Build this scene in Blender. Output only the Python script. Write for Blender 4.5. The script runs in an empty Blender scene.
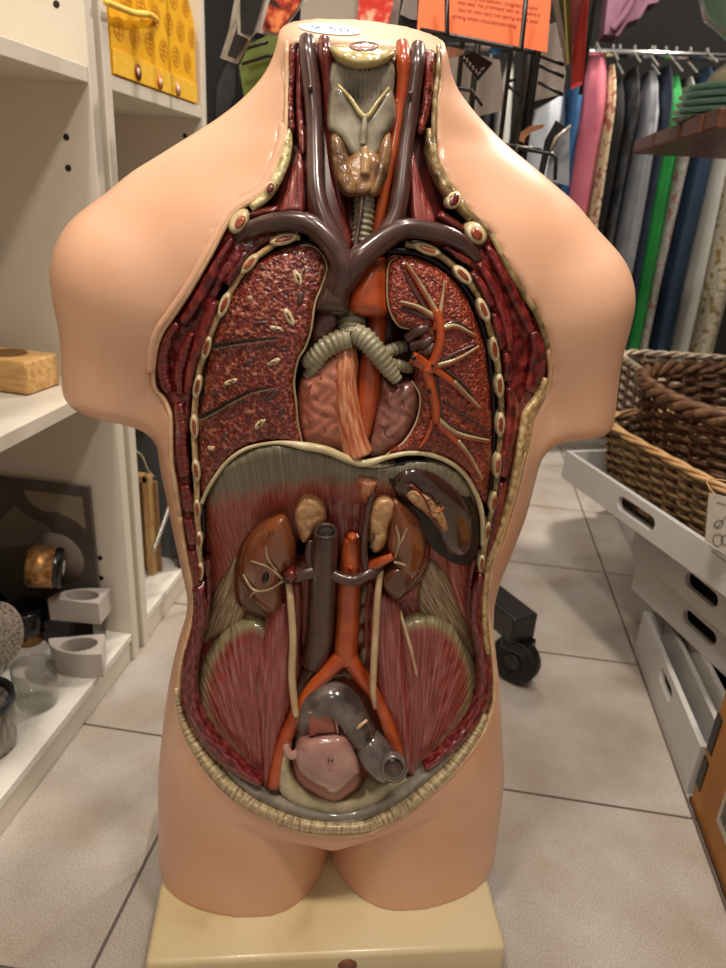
import bpy, bmesh, math, random
import numpy as np
from mathutils import Vector, Matrix, geometry
random.seed(7)
# ---------------------------------------------------------------- camera
F = 700.0; PIT = math.radians(22.3); ROLL = math.radians(3.7); YAW = math.radians(6.84); CH = 0.78
CAM = np.array([0.0, 0.0, CH])
def rotz(a):
    c, s = math.cos(a), math.sin(a); return np.array([[c, -s, 0], [s, c, 0], [0, 0, 1.0]])
def ray(px, py):
    x = (px - 363) / F; y = -(py - 484) / F
    c, s = math.cos(ROLL), math.sin(ROLL); x, y = c * x - s * y, s * x + c * y
    return rotz(YAW) @ np.array([x, math.cos(PIT) + y * math.sin(PIT), -math.sin(PIT) + y * math.cos(PIT)])
def onz(px, py, z=0.0):
    r = ray(px, py); return CAM + r * ((z - CH) / r[2])
def onx(px, py, x):
    r = ray(px, py); return CAM + r * (x / r[0])
def ony(px, py, y):
    r = ray(px, py); return CAM + r * (y / r[1])
S = bpy.context.scene; C = S.collection
cd = bpy.data.cameras.new('camera'); cam = bpy.data.objects.new('camera', cd); C.objects.link(cam)
cd.sensor_fit = 'VERTICAL'; cd.sensor_height = 36; cd.lens = 36 * F / 968; cd.clip_start = 0.02
cR = rotz(YAW)
rv = cR @ np.array([1.0, 0, 0]); uv_ = cR @ np.array([0, math.sin(PIT), math.cos(PIT)]); fv = cR @ np.array([0, math.cos(PIT), -math.sin(PIT)])
c_, s_ = math.cos(ROLL), math.sin(ROLL)
xr = c_ * rv + s_ * uv_; yu = -s_ * rv + c_ * uv_
cam.matrix_world = Matrix(((xr[0], yu[0], -fv[0], 0), (xr[1], yu[1], -fv[1], 0), (xr[2], yu[2], -fv[2], CH), (0, 0, 0, 1)))
cd.dof.use_dof = True; cd.dof.focus_distance = 0.55; cd.dof.aperture_fstop = 9.0
S.camera = cam
# ---------------------------------------------------------------- light
W = bpy.data.worlds.new('shop_ambience'); S.world = W; W.use_nodes = True
W.node_tree.nodes['Background'].inputs[0].default_value = (1.0, 0.90, 0.80, 1); W.node_tree.nodes['Background'].inputs[1].default_value = 0.35
def lamp(name, loc, size, watts, col=(1, .90, .78), aim=None, sizey=None):
    l = bpy.data.lights.new(name, 'AREA'); l.energy = watts; l.color = col; l.size = size
    if sizey: l.shape = 'RECTANGLE'; l.size_y = sizey
    o = bpy.data.objects.new(name, l); C.objects.link(o); o.location = loc
    if aim is not None: o.rotation_euler = (Vector(aim) - Vector(loc)).to_track_quat('-Z', 'Y').to_euler()
    return o
lamp('ceiling_spot', (-0.40, 0.02, 2.3), 0.16, 15, aim=(-0.1, 0.6, 0.5))
lamp('ceiling_spot', (0.42, 0.12, 2.3), 0.16, 17, aim=(-0.05, 0.6, 0.5))
lamp('ceiling_spot', (0.05, 0.85, 2.4), 0.18, 10, aim=(0.05, 0.85, 0))
lamp('ceiling_spot', (0.92, 2.35, 2.4), 0.12, 46, aim=(0.4, 1.5, 0))
lamp('ceiling_spot', (-0.3, 2.1, 2.4), 0.3, 12, aim=(0.2, 2.4, 0))
lamp('ceiling_spot', (-0.2, -1.0, 2.3), 0.4, 5, aim=(-0.1, 0.6, 0.4))
S.view_settings.view_transform = 'Standard'; S.view_settings.look = 'None'; S.view_settings.gamma = 1.0
S.view_settings.use_curve_mapping = False; S.view_settings.exposure = 0.0
# ---------------------------------------------------------------- materials
def hx(h):
    h = h.lstrip('#'); o = []
    for i in (0, 2, 4):
        v = int(h[i:i + 2], 16) / 255; o.append(v / 12.92 if v <= .04045 else ((v + .055) / 1.055) ** 2.4)
    return (*o, 1.0)
MC = {}
def M(name, c1, c2=None, c3=None, scale=30, st=(1, 1, 1), lo=.35, hi=.65, rough=.5, bump=0, bscale=None, coat=0, uv=None,
      metal=0, trans=0, kind='noise', detail=3, ior=1.45, bd=.002, alpha=None):
    if name in MC: return MC[name]
    m = bpy.data.materials.new(name); m.use_nodes = True; MC[name] = m
    N = m.node_tree.nodes; L = m.node_tree.links; b = N['Principled BSDF']
    b.inputs['Roughness'].default_value = rough; b.inputs['Metallic'].default_value = metal
    b.inputs['Coat Weight'].default_value = coat; b.inputs['Coat Roughness'].default_value = .12
    b.inputs['Transmission Weight'].default_value = trans; b.inputs['IOR'].default_value = ior
    b.inputs['Base Color'].default_value = hx(c1)
    if c2 is None and not bump: return m
    if uv:
        t = N.new('ShaderNodeUVMap'); t.uv_map = 'fib'; src = t.outputs[0]
    else:
        t = N.new('ShaderNodeTexCoord'); src = t.outputs['Object']
    mp = N.new('ShaderNodeMapping'); mp.inputs['Scale'].default_value = st; L.new(src, mp.inputs[0])
    def tex(sc):
        if kind == 'voronoi':
            n = N.new('ShaderNodeTexVoronoi'); n.inputs['Scale'].default_value = sc; out = n.outputs['Distance']
            n2 = N.new('ShaderNodeTexNoise'); n2.inputs['Scale'].default_value = sc * .6; n2.inputs['Detail'].default_value = 3
            L.new(mp.outputs[0], n2.inputs[0])
            a = N.new('ShaderNodeMath'); a.operation = 'MULTIPLY_ADD'; a.inputs[1].default_value = .6
            L.new(out, a.inputs[0]); L.new(n2.outputs[0], a.inputs[2])
            s = N.new('ShaderNodeMath'); s.operation = 'SUBTRACT'; s.inputs[1].default_value = .25; L.new(a.outputs[0], s.inputs[0])
            L.new(mp.outputs[0], n.inputs[0]); return s.outputs[0]
        n = N.new('ShaderNodeTexNoise'); n.inputs['Scale'].default_value = sc; n.inputs['Detail'].default_value = detail
        L.new(mp.outputs[0], n.inputs[0]); return n.outputs[0]
    o = tex(scale)
    if c2:
        r = N.new('ShaderNodeValToRGB'); e = r.color_ramp.elements; e[0].position = lo; e[1].position = hi
        e[0].color = hx(c1); e[1].color = hx(c2)
        if c3: x = e.new((lo + hi) / 2); x.color = hx(c2); e[2].color = hx(c3)
        L.new(o, r.inputs[0]); L.new(r.outputs[0], b.inputs['Base Color'])
    if bump:
        bp = N.new('ShaderNodeBump'); bp.inputs['Strength'].default_value = bump; bp.inputs['Distance'].default_value = bd
        L.new(tex(bscale) if bscale else o, bp.inputs['Height']); L.new(bp.outputs[0], b.inputs['Normal'])
    return m
skin = M('skin_paint', '#d8a482', '#dfae8e', scale=9, rough=.36, coat=.15, bump=.05, bscale=60)
cream = M('cream_bone', '#bfab80', '#d8c8a0', scale=60, rough=.3, coat=.4)
fat = M('fat_yellow', '#8d7b40', '#c9b984', '#e0d3a0', scale=130, rough=.25, coat=.5, bump=.7, bd=.003)
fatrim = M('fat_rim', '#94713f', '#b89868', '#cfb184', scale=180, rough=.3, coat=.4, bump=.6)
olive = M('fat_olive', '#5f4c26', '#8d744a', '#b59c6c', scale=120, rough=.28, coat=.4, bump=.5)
stipple = M('fat_stipple', '#8a7250', '#b39d76', '#c9b68e', scale=1.0, st=(1.6, 7, 1), uv=1, rough=.25, coat=.5, bump=.9, bd=.003, lo=.36, hi=.6)
mus_dark = M('muscle_cut', '#450f0e', '#6b1b19', '#8f332c', scale=110, rough=.28, coat=.45, bump=.6, bscale=160, bd=.003)
mus_stri = M('muscle_striated', '#4a0f0e', '#6c1a18', '#842c27', scale=1.0, st=(1.2, 9, 1), uv=1, rough=.25, coat=.6, bump=.7, bd=.0025)
mus_fib = M('muscle_fibre', '#6a1d18', '#91403a', '#b0706a', scale=1.0, st=(7, .5, 1), uv=1, rough=.2, coat=.8, bump=.8, bd=.004, detail=4, lo=.3, hi=.75)
mus_red = M('muscle_red', '#74241b', '#a34a3a', '#c4826e', scale=1.0, st=(12, .7, 1), uv=1, rough=.3, coat=.5, bump=.4, lo=.3, hi=.75)
mus_pale = M('tendon_pale', '#6b4c38', '#94795a', '#b3a17c', scale=1.0, st=(12, .8, 1), uv=1, rough=.3, coat=.5, bump=.35)
lung_l = M('lung_spongy', '#3c0e0b', '#7c2b1e', '#b9785a', scale=360, rough=.22, coat=.5, kind='voronoi', bump=.9, bd=.0022, lo=.25, hi=.95)
lung_r = M('lung_granular', '#4c130c', '#8a301c', '#b4583a', scale=430, rough=.22, coat=.5, kind='voronoi', bump=1.0, bd=.0025, lo=.25, hi=.9)
vein = M('vein_violet', '#402721', '#523530', scale=60, rough=.28, coat=.5)
artery = M('artery_orange', '#a03d16', '#b65222', scale=50, rough=.25, coat=.6)
dark_art = M('artery_dark', '#521410', '#6e2219', scale=60, rough=.22, coat=.6)
cart = M('cartilage_ringed', '#7d7558', '#a0977a', scale=50, rough=.35, coat=.4)
lar = M('larynx_grey', '#5e5546', '#8c826e', '#a89d88', scale=40, rough=.25, coat=.6)
thyr = M('thyroid_tan', '#5a3d26', '#8f6842', '#b28a62', scale=55, rough=.2, coat=.8, bump=.3, bscale=80)
hyoid = M('hyoid_yellow', '#a8945a', '#d4c389', scale=60, rough=.25, coat=.6, bump=.3)
pinkm = M('mediastinum_pink', '#a8604a', '#bd7a62', scale=40, rough=.3, coat=.4, bump=.3, bscale=60)
pinkd = M('lobe_mauve', '#875246', '#a06c5c', scale=40, rough=.28, coat=.5, bump=.3, bscale=70)
esoph = M('oesophagus_pink', '#a34f33', '#c4764f', '#d8a07a', scale=1.0, st=(9, .8, 1), uv=1, rough=.28, coat=.5, bump=.4)
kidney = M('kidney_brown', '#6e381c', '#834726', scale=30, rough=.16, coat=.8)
kidney_d = M('kidney_shade', '#532b18', '#643820', scale=30, rough=.2, coat=.6)  # darker kidney brown; paints the lower shade into the outer layer
adren = M('adrenal_tan', '#a9764a', '#cda172', scale=110, rough=.3, coat=.4, bump=.4)
spleen = M('spleen_dark', '#2c1712', '#41261f', scale=25, rough=.16, coat=.8)
ureter = M('ureter_cream', '#b8926a', '#d0b48c', scale=50, rough=.3, coat=.5)
dome = M('diaphragm_tendon', '#5b5238', '#8d8462', scale=1.0, st=(8, .8, 1), uv=1, rough=.3, coat=.4)
colon = M('colon_grey', '#3a302c', '#5c504a', '#73665f', scale=45, rough=.16, coat=.8, bump=.15)
bladder = M('bladder_pink', '#a3746a', '#ba9084', scale=35, rough=.16, coat=.8)
bladder_r = M('bladder_rim', '#8c4634', '#a05a46', scale=35, rough=.2, coat=.6)
pelvic = M('pelvic_basin', '#8c8062', '#b8a983', '#cdbf9b', scale=35, rough=.2, coat=.6, bump=.3)
pelvic_g = M('pelvic_bone', '#6e675a', '#93897a', scale=50, rough=.18, coat=.7, bump=.2)
cavity = M('cavity_lining', '#2a0b0a', '#451512', scale=60, rough=.35, coat=.3)
black = M('black_ink_and_shade', '#120806', rough=.4)  # flat black for print and tape, and for painted shade in gaps and recesses
white_vein = M('membrane_cream', '#8f7a58', '#b8a27a', scale=80, rough=.25, coat=.5)
def blend_mat(name, base, cA, cB, mode, e0, e1, streak):
    """muscle running out into pale tendon; the change follows the fibres"""
    m = base.copy(); m.name = name; MC[name] = m; N = m.node_tree.nodes; L = m.node_tree.links; b = N['Principled BSDF']
    old = b.inputs['Base Color'].links[0].from_socket
    u = N.new('ShaderNodeUVMap'); u.uv_map = 'fib'; mp = N.new('ShaderNodeMapping'); mp.inputs['Scale'].default_value = (9, .25, 1); L.new(u.outputs[0], mp.inputs[0])
    n = N.new('ShaderNodeTexNoise'); n.inputs['Scale'].default_value = 1; n.inputs['Detail'].default_value = 3; L.new(mp.outputs[0], n.inputs[0])
    e = N.new('ShaderNodeUVMap'); e.uv_map = 'edge' if mode == 'edge' else 'fib'; sp = N.new('ShaderNodeSeparateXYZ'); L.new(e.outputs[0], sp.inputs[0])
    a = N.new('ShaderNodeMath'); a.operation = 'MULTIPLY_ADD'; a.inputs[1].default_value = streak; L.new(n.outputs[0], a.inputs[0]); L.new(sp.outputs[0 if mode == 'edge' else 1], a.inputs[2])
    r = N.new('ShaderNodeMapRange'); r.inputs[1].default_value = e0; r.inputs[2].default_value = e1; r.interpolation_type = 'SMOOTHSTEP'; L.new(a.outputs[0], r.inputs[0])
    rp = N.new('ShaderNodeValToRGB'); rp.color_ramp.elements[0].position = .35; rp.color_ramp.elements[1].position = .7; rp.color_ramp.elements[0].color = hx(cA); rp.color_ramp.elements[1].color = hx(cB); L.new(n.outputs[0], rp.inputs[0])
    x = N.new('ShaderNodeMixRGB'); L.new(r.outputs[0], x.inputs[0]); L.new(old, x.inputs[1]); L.new(rp.outputs[0], x.inputs[2]); L.new(x.outputs[0], b.inputs['Base Color'])
    if mode == 'edge': L.new(rp.outputs[0], x.inputs[1]); L.new(old, x.inputs[2])
    return m
def thin_glass(name, tint):
    """thin-walled clear glass: straight-through transparency with Fresnel reflection"""
    m = bpy.data.materials.new(name); m.use_nodes = True; MC[name] = m; N = m.node_tree.nodes; L = m.node_tree.links; out = N['Material Output']; N.remove(N['Principled BSDF'])
    t = N.new('ShaderNodeBsdfTransparent'); t.inputs[0].default_value = hx(tint); g = N.new('ShaderNodeBsdfGlossy'); g.inputs['Roughness'].default_value = .04
    f = N.new('ShaderNodeLayerWeight'); f.inputs[0].default_value = .5; x = N.new('ShaderNodeMixShader')
    pw_ = N.new('ShaderNodeMath'); pw_.operation = 'POWER'; pw_.inputs[1].default_value = 4; L.new(f.outputs['Facing'], pw_.inputs[0]); ad = N.new('ShaderNodeMath'); ad.operation = 'MULTIPLY_ADD'; ad.inputs[1].default_value = .95; ad.inputs[2].default_value = .06; L.new(pw_.outputs[0], ad.inputs[0])
    L.new(ad.outputs[0], x.inputs[0]); L.new(t.outputs[0], x.inputs[1]); L.new(g.outputs[0], x.inputs[2]); L.new(x.outputs[0], out.inputs[0]); return m
dia_mat = blend_mat('diaphragm_blend', mus_red, '#635b46', '#857c63', 'fan', 21.2, 22.3, 1.9)
ili_mat = blend_mat('iliacus_blend', mus_fib, '#8a7e58', '#b5a982', 'edge', 9.0, 22.0, 12.0)
# ---------------------------------------------------------------- object helpers
def link(name, me, mat, parent=None, smooth=True):
    o = bpy.data.objects.new(name, me); C.objects.link(o)
    for q in (mat if isinstance(mat, (list, tuple)) else [mat]): me.materials.append(q)
    if smooth: me.polygons.foreach_set('use_smooth', [True] * len(me.polygons))
    if parent: o.parent = parent
    return o
def tag(o, label, cat, group=None, kind=None):
    if kind == 'structure': o['kind'] = kind; return o
    o['label'] = label; o['category'] = cat
    if group: o['group'] = group
    if kind: o['kind'] = kind
    return o
def empty(name, loc, rz=0.0):
    o = bpy.data.objects.new(name, None); C.objects.link(o); o.location = tuple(loc); o.rotation_euler = (0, 0, rz); o.empty_display_size = .05
    return o
def mesh(name, vs, fs, mat, parent=None, smooth=True):
    me = bpy.data.meshes.new(name); me.from_pydata([tuple(map(float, v)) for v in vs], [], fs); me.update()
    return link(name, me, mat, parent, smooth)
def box_bm(bm, c, s, rot=0.0, tilt=None):
    r = bmesh.ops.create_cube(bm, size=1)
    mt = Matrix.Translation(c) @ Matrix.Rotation(rot, 4, 'Z')
    if tilt is not None: mt = mt @ tilt
    bmesh.ops.transform(bm, matrix=mt @ Matrix.Diagonal((*s, 1)), verts=r['verts'])
def from_bm(name, bm, mat, parent=None, bevel=0, smooth=False, seg=2):
    if bevel:
        bmesh.ops.bevel(bm, geom=bm.edges[:], offset=bevel, segments=seg, affect='EDGES', profile=.5, clamp_overlap=True)
    bmesh.ops.recalc_face_normals(bm, faces=bm.faces[:])
    me = bpy.data.meshes.new(name); bm.to_mesh(me); bm.free()
    o = link(name, me, mat, parent, smooth); return o
def box(name, c, s, mat, parent=None, bevel=.001, rot=0.0, tilt=None):
    bm = bmesh.new(); box_bm(bm, c, s, rot, tilt); return from_bm(name, bm, mat, parent, bevel)
def catmull(P, n=6, closed=False):
    P = [np.array(p, float) for p in P]; out = []; N = len(P)
    rng = range(N if closed else N - 1)
    for i in rng:
        if closed: a, b, c, d = P[i - 1], P[i], P[(i + 1) % N], P[(i + 2) % N]
        else: a, b, c, d = P[max(i - 1, 0)], P[i], P[i + 1], P[min(i + 2, N - 1)]
        for k in range(n):
            t = k / n
            out.append(.5 * (2 * b + (c - a) * t + (2 * a - 5 * b + 4 * c - d) * t * t + (3 * b - a - 3 * c + d) * t ** 3))
    if not closed: out.append(P[-1])
    return out
def tube_geo(pts, rad, seg=10, caps=True, ring=0.0):
    """swept circle through 3D points; ring>0 gives raised rings along the length"""
    P = [np.array(p, float) for p in pts]; n = len(P); R = rad if hasattr(rad, '__len__') else [rad] * n
    vs, fs = [], []; up = None
    for i in range(n):
        t = P[min(i + 1, n - 1)] - P[max(i - 1, 0)]; t /= (np.linalg.norm(t) + 1e-9)
        if up is None:
            up = np.cross(t, [0, 1, 0]); 
            if np.linalg.norm(up) < .1: up = np.cross(t, [1, 0, 0])
        up = up - t * np.dot(up, t); up /= np.linalg.norm(up) + 1e-9; w = np.cross(t, up)
        for k in range(seg):
            a = 2 * math.pi * k / seg; vs.append(P[i] + R[i] * (math.cos(a) * up + math.sin(a) * w))
    for i in range(n - 1):
        for k in range(seg):
            a, b = i * seg + k, i * seg + (k + 1) % seg; fs.append((a, b, b + seg, a + seg))
    if caps: fs.append(tuple(range(seg - 1, -1, -1))); fs.append(tuple(range((n - 1) * seg, n * seg)))
    return vs, fs
def wtube(name, pts, rad, mat, parent=None, seg=8, n=5, smooth_path=True):
    p = catmull(pts, n) if smooth_path else pts
    r = rad
    if hasattr(rad, '__len__'):
        r = list(np.interp(np.linspace(0, 1, len(p)), np.linspace(0, 1, len(rad)), rad))
    v, f = tube_geo(p, r, seg); return mesh(name, v, f, mat, parent)
def multi(name, parts, mat, parent=None, smooth=True):
    vs, fs = [], []
    for v, f in parts:
        o = len(vs); vs += list(v); fs += [tuple(i + o for i in q) for q in f]
    return mesh(name, vs, fs, mat, parent, smooth)
def lathe(name, prof, mat, parent=None, seg=40, loc=(0, 0, 0), rot=None, closed=False):
    vs, fs = [], []; n = len(prof)
    for i in range(seg):
        a = 2 * math.pi * i / seg
        for r, z in prof: vs.append(Vector((r * math.cos(a), r * math.sin(a), z)))
    for i in range(seg):
        j = (i + 1) % seg
        for k in range(n if closed else n - 1):
            k2 = (k + 1) % n; fs.append((i * n + k, j * n + k, j * n + k2, i * n + k2))
    mt = Matrix.Translation(loc) @ (rot.to_4x4() if rot is not None else Matrix.Identity(4))
    o = mesh(name, [mt @ v for v in vs], fs, mat, parent); b = bmesh.new(); b.from_mesh(o.data); bmesh.ops.remove_doubles(b, verts=b.verts[:], dist=2e-4 if prof[0][0] < .001 else 1e-6)
    bmesh.ops.recalc_face_normals(b, faces=b.faces[:]); b.to_mesh(o.data); b.free(); return o
def text_mesh(name, s, size, mt, mat, parent=None, ext=.0002, align='CENTER', space=1.0):
    cu = bpy.data.curves.new(name, 'FONT'); cu.body = s; cu.size = size; cu.extrude = ext; cu.align_x = align; cu.space_line = space
    cu.resolution_u = 3
    t = bpy.data.objects.new(name + '_tmp', cu); C.objects.link(t)
    me = bpy.data.meshes.new_from_object(t); me.name = name; bpy.data.objects.remove(t)
    me.transform(mt); me.materials.clear(); return link(name, me, mat, parent, False)
# ================================================================ setting
tile = bpy.data.materials.new('floor_tile'); tile.use_nodes = True
def build_tile():
    N = tile.node_tree.nodes; L = tile.node_tree.links; b = N['Principled BSDF']; b.inputs['Roughness'].default_value = .42
    tc = N.new('ShaderNodeTexCoord'); sp = N.new('ShaderNodeSeparateXYZ'); L.new(tc.outputs['Object'], sp.inputs[0])
    def line(sock, off):
        a = N.new('ShaderNodeMath'); a.operation = 'SUBTRACT'; a.inputs[1].default_value = off; L.new(sock, a.inputs[0])
        d = N.new('ShaderNodeMath'); d.operation = 'PINGPONG'; d.inputs[1].default_value = .357 / 2; L.new(a.outputs[0], d.inputs[0])
        c = N.new('ShaderNodeMath'); c.operation = 'LESS_THAN'; c.inputs[1].default_value = .0021; L.new(d.outputs[0], c.inputs[0]); return c.outputs[0]
    m = N.new('ShaderNodeMath'); m.operation = 'MAXIMUM'; L.new(line(sp.outputs[0], .402), m.inputs[0]); L.new(line(sp.outputs[1], .797), m.inputs[1])
    n = N.new('ShaderNodeTexNoise'); n.inputs['Scale'].default_value = 620; n.inputs['Detail'].default_value = 2; L.new(tc.outputs['Object'], n.inputs[0])
    r = N.new('ShaderNodeValToRGB'); e = r.color_ramp.elements; e[0].position = .36; e[1].position = .52; e[0].color = hx('#989088'); e[1].color = hx('#bfb8b0'); L.new(n.outputs[0], r.inputs[0])
    n2 = N.new('ShaderNodeTexNoise'); n2.inputs['Scale'].default_value = 9; n2.inputs['Detail'].default_value = 5; L.new(tc.outputs['Object'], n2.inputs[0])
    r2 = N.new('ShaderNodeValToRGB'); r2.color_ramp.elements[0].position = .3; r2.color_ramp.elements[0].color = hx('#e2d8cc'); r2.color_ramp.elements[1].position = .7; L.new(n2.outputs[0], r2.inputs[0])
    mu = N.new('ShaderNodeMixRGB'); mu.blend_type = 'MULTIPLY'; mu.inputs[0].default_value = 1; L.new(r.outputs[0], mu.inputs[1]); L.new(r2.outputs[0], mu.inputs[2])
    x = N.new('ShaderNodeMixRGB'); L.new(m.outputs[0], x.inputs[0]); L.new(mu.outputs[0], x.inputs[1]); x.inputs[2].default_value = hx('#5d5149'); L.new(x.outputs[0], b.inputs['Base Color'])
    bp = N.new('ShaderNodeBump'); bp.invert = True; bp.inputs['Distance'].default_value = .002; bp.inputs['Strength'].default_value = .6; L.new(m.outputs[0], bp.inputs['Height']); L.new(bp.outputs[0], b.inputs['Normal'])
build_tile()
o = box('floor', (.6, 1.3, -.02), (3.4, 4.2, .04), tile, bevel=0); tag(o, None, None, kind='structure')
# object coords of floor = world coords because its origin stays at 0,0,0
dwall = M('wall_dark', '#0c0b0a', '#141210', scale=3, rough=.8)
pwall = M('wall_pale', '#b9ad98', rough=.8)
o = box('wall_back', (.6, 3.35, 1.4), (3.4, .06, 2.8), dwall, bevel=0); tag(o, None, None, kind='structure')
o = box('wall_left', (-.86, 1.3, 1.4), (.06, 4.1, 2.8), dwall, bevel=0); tag(o, None, None, kind='structure')
o = box('wall_right', (2.1, 1.3, 1.4), (.06, 4.1, 2.8), dwall, bevel=0); tag(o, None, None, kind='structure')
# ---------------------------------------------------------------- left shelving
lam = M('shelf_laminate', '#d2cabb', '#d8d0c2', scale=4, rough=.45)
lamw = M('shelf_worn', '#d3cdc2', '#e2ddd3', '#e6e1d8', scale=22, rough=.5, detail=6)
hole_m = M('peg_hole_dark', '#1a1410', rough=.8)
def panel(par, y0, y1, ztop=1.9, holes=()):
    o = box('side_panel', (-.65, (y0 + y1) / 2, ztop / 2), (.30, y1 - y0, ztop), lam, par, .0015)
    for x, z in holes:
        lathe('peg_hole', [(.0001, .0004), (.0042, .0004), (.0042, -.002), (.0001, -.002)], hole_m, o, 12, (x, y0 - .0003, z), Matrix.Rotation(math.pi / 2, 3, 'X'))
u1 = empty('shelf_unit', (-.65, .62, 0)); tag(u1, 'cream laminate shelf unit nearest the camera with wooden block and glassware', 'shelf unit', 'cream shelf units')
def rel(par, fn):
    """build in world coordinates then hand to a parent that is not at the origin"""
    o = fn(); o.parent = par; o.matrix_parent_inverse = Matrix.Translation(par.location).inverted(); return o
def wpart(par, o): 
    o.parent = par; o.matrix_parent_inverse = par.matrix_basis.inverted(); return o
def holes_px(pts, y): return [(ony(a, b, y)[0], ony(a, b, y)[2]) for a, b in pts]
hp = holes_px([(56,4),(66,137),(68,168),(100,558),(101,578)], .962)
def pegpanel(par, y0, y1, holes):
    o = wpart(par, box('side_panel', (-.65, (y0 + y1) / 2, .95), (.30, y1 - y0, 1.9), lam, None, .0015))
    for x, z in holes:
        h = lathe('peg_hole', [(.0001, .0006), (.0042, .0006), (.0042, -.0004), (.0001, -.0004)], hole_m, None, 12, (x, y0 - .0002, z), Matrix.Rotation(math.pi / 2, 3, 'X')); h.parent = o
    return o
pegpanel(u1, .963, .9835, hp); pegpanel(u1, .18, .2, [])
for z0, z1, mm in ((.893, .912, lam), (.484, .503, lam), (.042, .056, lamw)):
    wpart(u1, box('shelf_board', (-.65, .5815, (z0 + z1) / 2), (.296, .763 - .002, z1 - z0), mm, None, .0012))
wpart(u1, box('plinth', (-.515, .5815, .0207), (.018, .761, .0405), lam, None, .001)); wpart(u1, box('back_panel', (-.806, .5815, .95), (.008, .80, 1.9), lam, None, 0))
u2 = empty('shelf_unit', (-.65, 1.2, 0)); tag(u2, 'cream laminate shelf unit farther back holding the yellow gift bag', 'shelf unit', 'cream shelf units')
pegpanel(u2, 1.003, 1.0235, []); pegpanel(u2, 1.372, 1.392, [(ony(185, 136, 1.372)[0], ony(185, 136, 1.372)[2])])
for z0, z1, mm in ((.893, .912, lam), (.484, .503, lam), (.042, .056, lamw)):
    wpart(u2, box('shelf_board', (-.65, 1.1978, (z0 + z1) / 2), (.296, .346, z1 - z0), mm, None, .0012))
wpart(u2, box('plinth', (-.515, 1.1978, .0207), (.018, .346, .0405), lam, None, .001)); wpart(u2, box('back_panel', (-.806, 1.1978, .95), (.008, .39, 1.9), lam, None, 0))
# ================================================================ anatomical torso
TY = math.radians(13.3); T0 = np.array([-.091, .612, 0.0]); TR = rotz(TY)
CL = TR.T @ (CAM - T0)                         # the photographer's position in the torso's own frame
torso = empty('anatomical_torso', T0, TY)
tag(torso, 'painted anatomical human torso model with open chest and belly on a cream base', 'anatomical model')
def lray(px, py): return TR.T @ ray(px, py)
def spline_table(z, v):
    z = np.array(z, float); v = np.array(v, float); zz = np.linspace(z[0], z[-1], 400)
    i = np.clip(np.searchsorted(z, zz) - 1, 0, len(z) - 2); h = z[i + 1] - z[i]; t = (zz - z[i]) / h
    m = np.gradient(v, z); d = np.diff(v) / np.diff(z)
    v0, v1 = v[i], v[i + 1]; m0, m1 = m[i] * h, m[i + 1] * h
    return zz, (2 * t**3 - 3 * t**2 + 1) * v0 + (t**3 - 2 * t**2 + t) * m0 + (-2 * t**3 + 3 * t**2) * v1 + (t**3 - t**2) * m1
TZ = [.08, .13, .19, .24, .305, .342, .387, .412, .435, .476, .516, .553, .58, .62, .66, .70, .735, .765, .79, .81, .825, .84, .86, .89, .93]
XL = [.193, .191, .188, .182, .172, .164, .152, .150, .153, .159, .164, .169, .170, .168, .166, .165, .16, .145, .118, .098, .084, .076, .069, .067, .067]
XR = [.203, .202, .198, .189, .178, .169, .160, .158, .160, .168, .175, .178, .180, .172, .168, .166, .16, .145, .118, .096, .08, .072, .062, .059, .059]
YF = [.101, .101, .103, .105, .100, .097, .094, .093, .093, .096, .101, .106, .109, .111, .111, .107, .097, .084, .073, .065, .06, .057, .056, .056, .056]
YB = [.10, .115, .118, .11, .09, .078, .07, .07, .075, .085, .095, .1, .105, .108, .108, .105, .1, .09, .08, .07, .064, .06, .057, .055, .055]
tz, xl_t = spline_table(TZ, XL); _, xr_t = spline_table(TZ, XR); _, yf_t = spline_table(TZ, YF); _, yb_t = spline_table(TZ, YB)
def smin(a, b, k):
    h = np.clip(.5 + .5 * (b - a) / k, 0, 1); return b * (1 - h) + a * h - k * h * (1 - h)
def smax(a, b, k): return -smin(-a, -b, k)
def capsule(x, y, z, a, b, ra, rb, sy=1.0):
    ax, ay, az = a; d = np.array(b) - np.array(a); L2 = float(d @ d)
    px, py, pz = x - ax, y - ay, z - az
    t = np.clip((px * d[0] + py * d[1] + pz * d[2]) / L2, 0, 1)
    return np.sqrt((px - t * d[0])**2 + ((py - t * d[1]) / sy)**2 + (pz - t * d[2])**2) - (ra + (rb - ra) * t)
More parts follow.
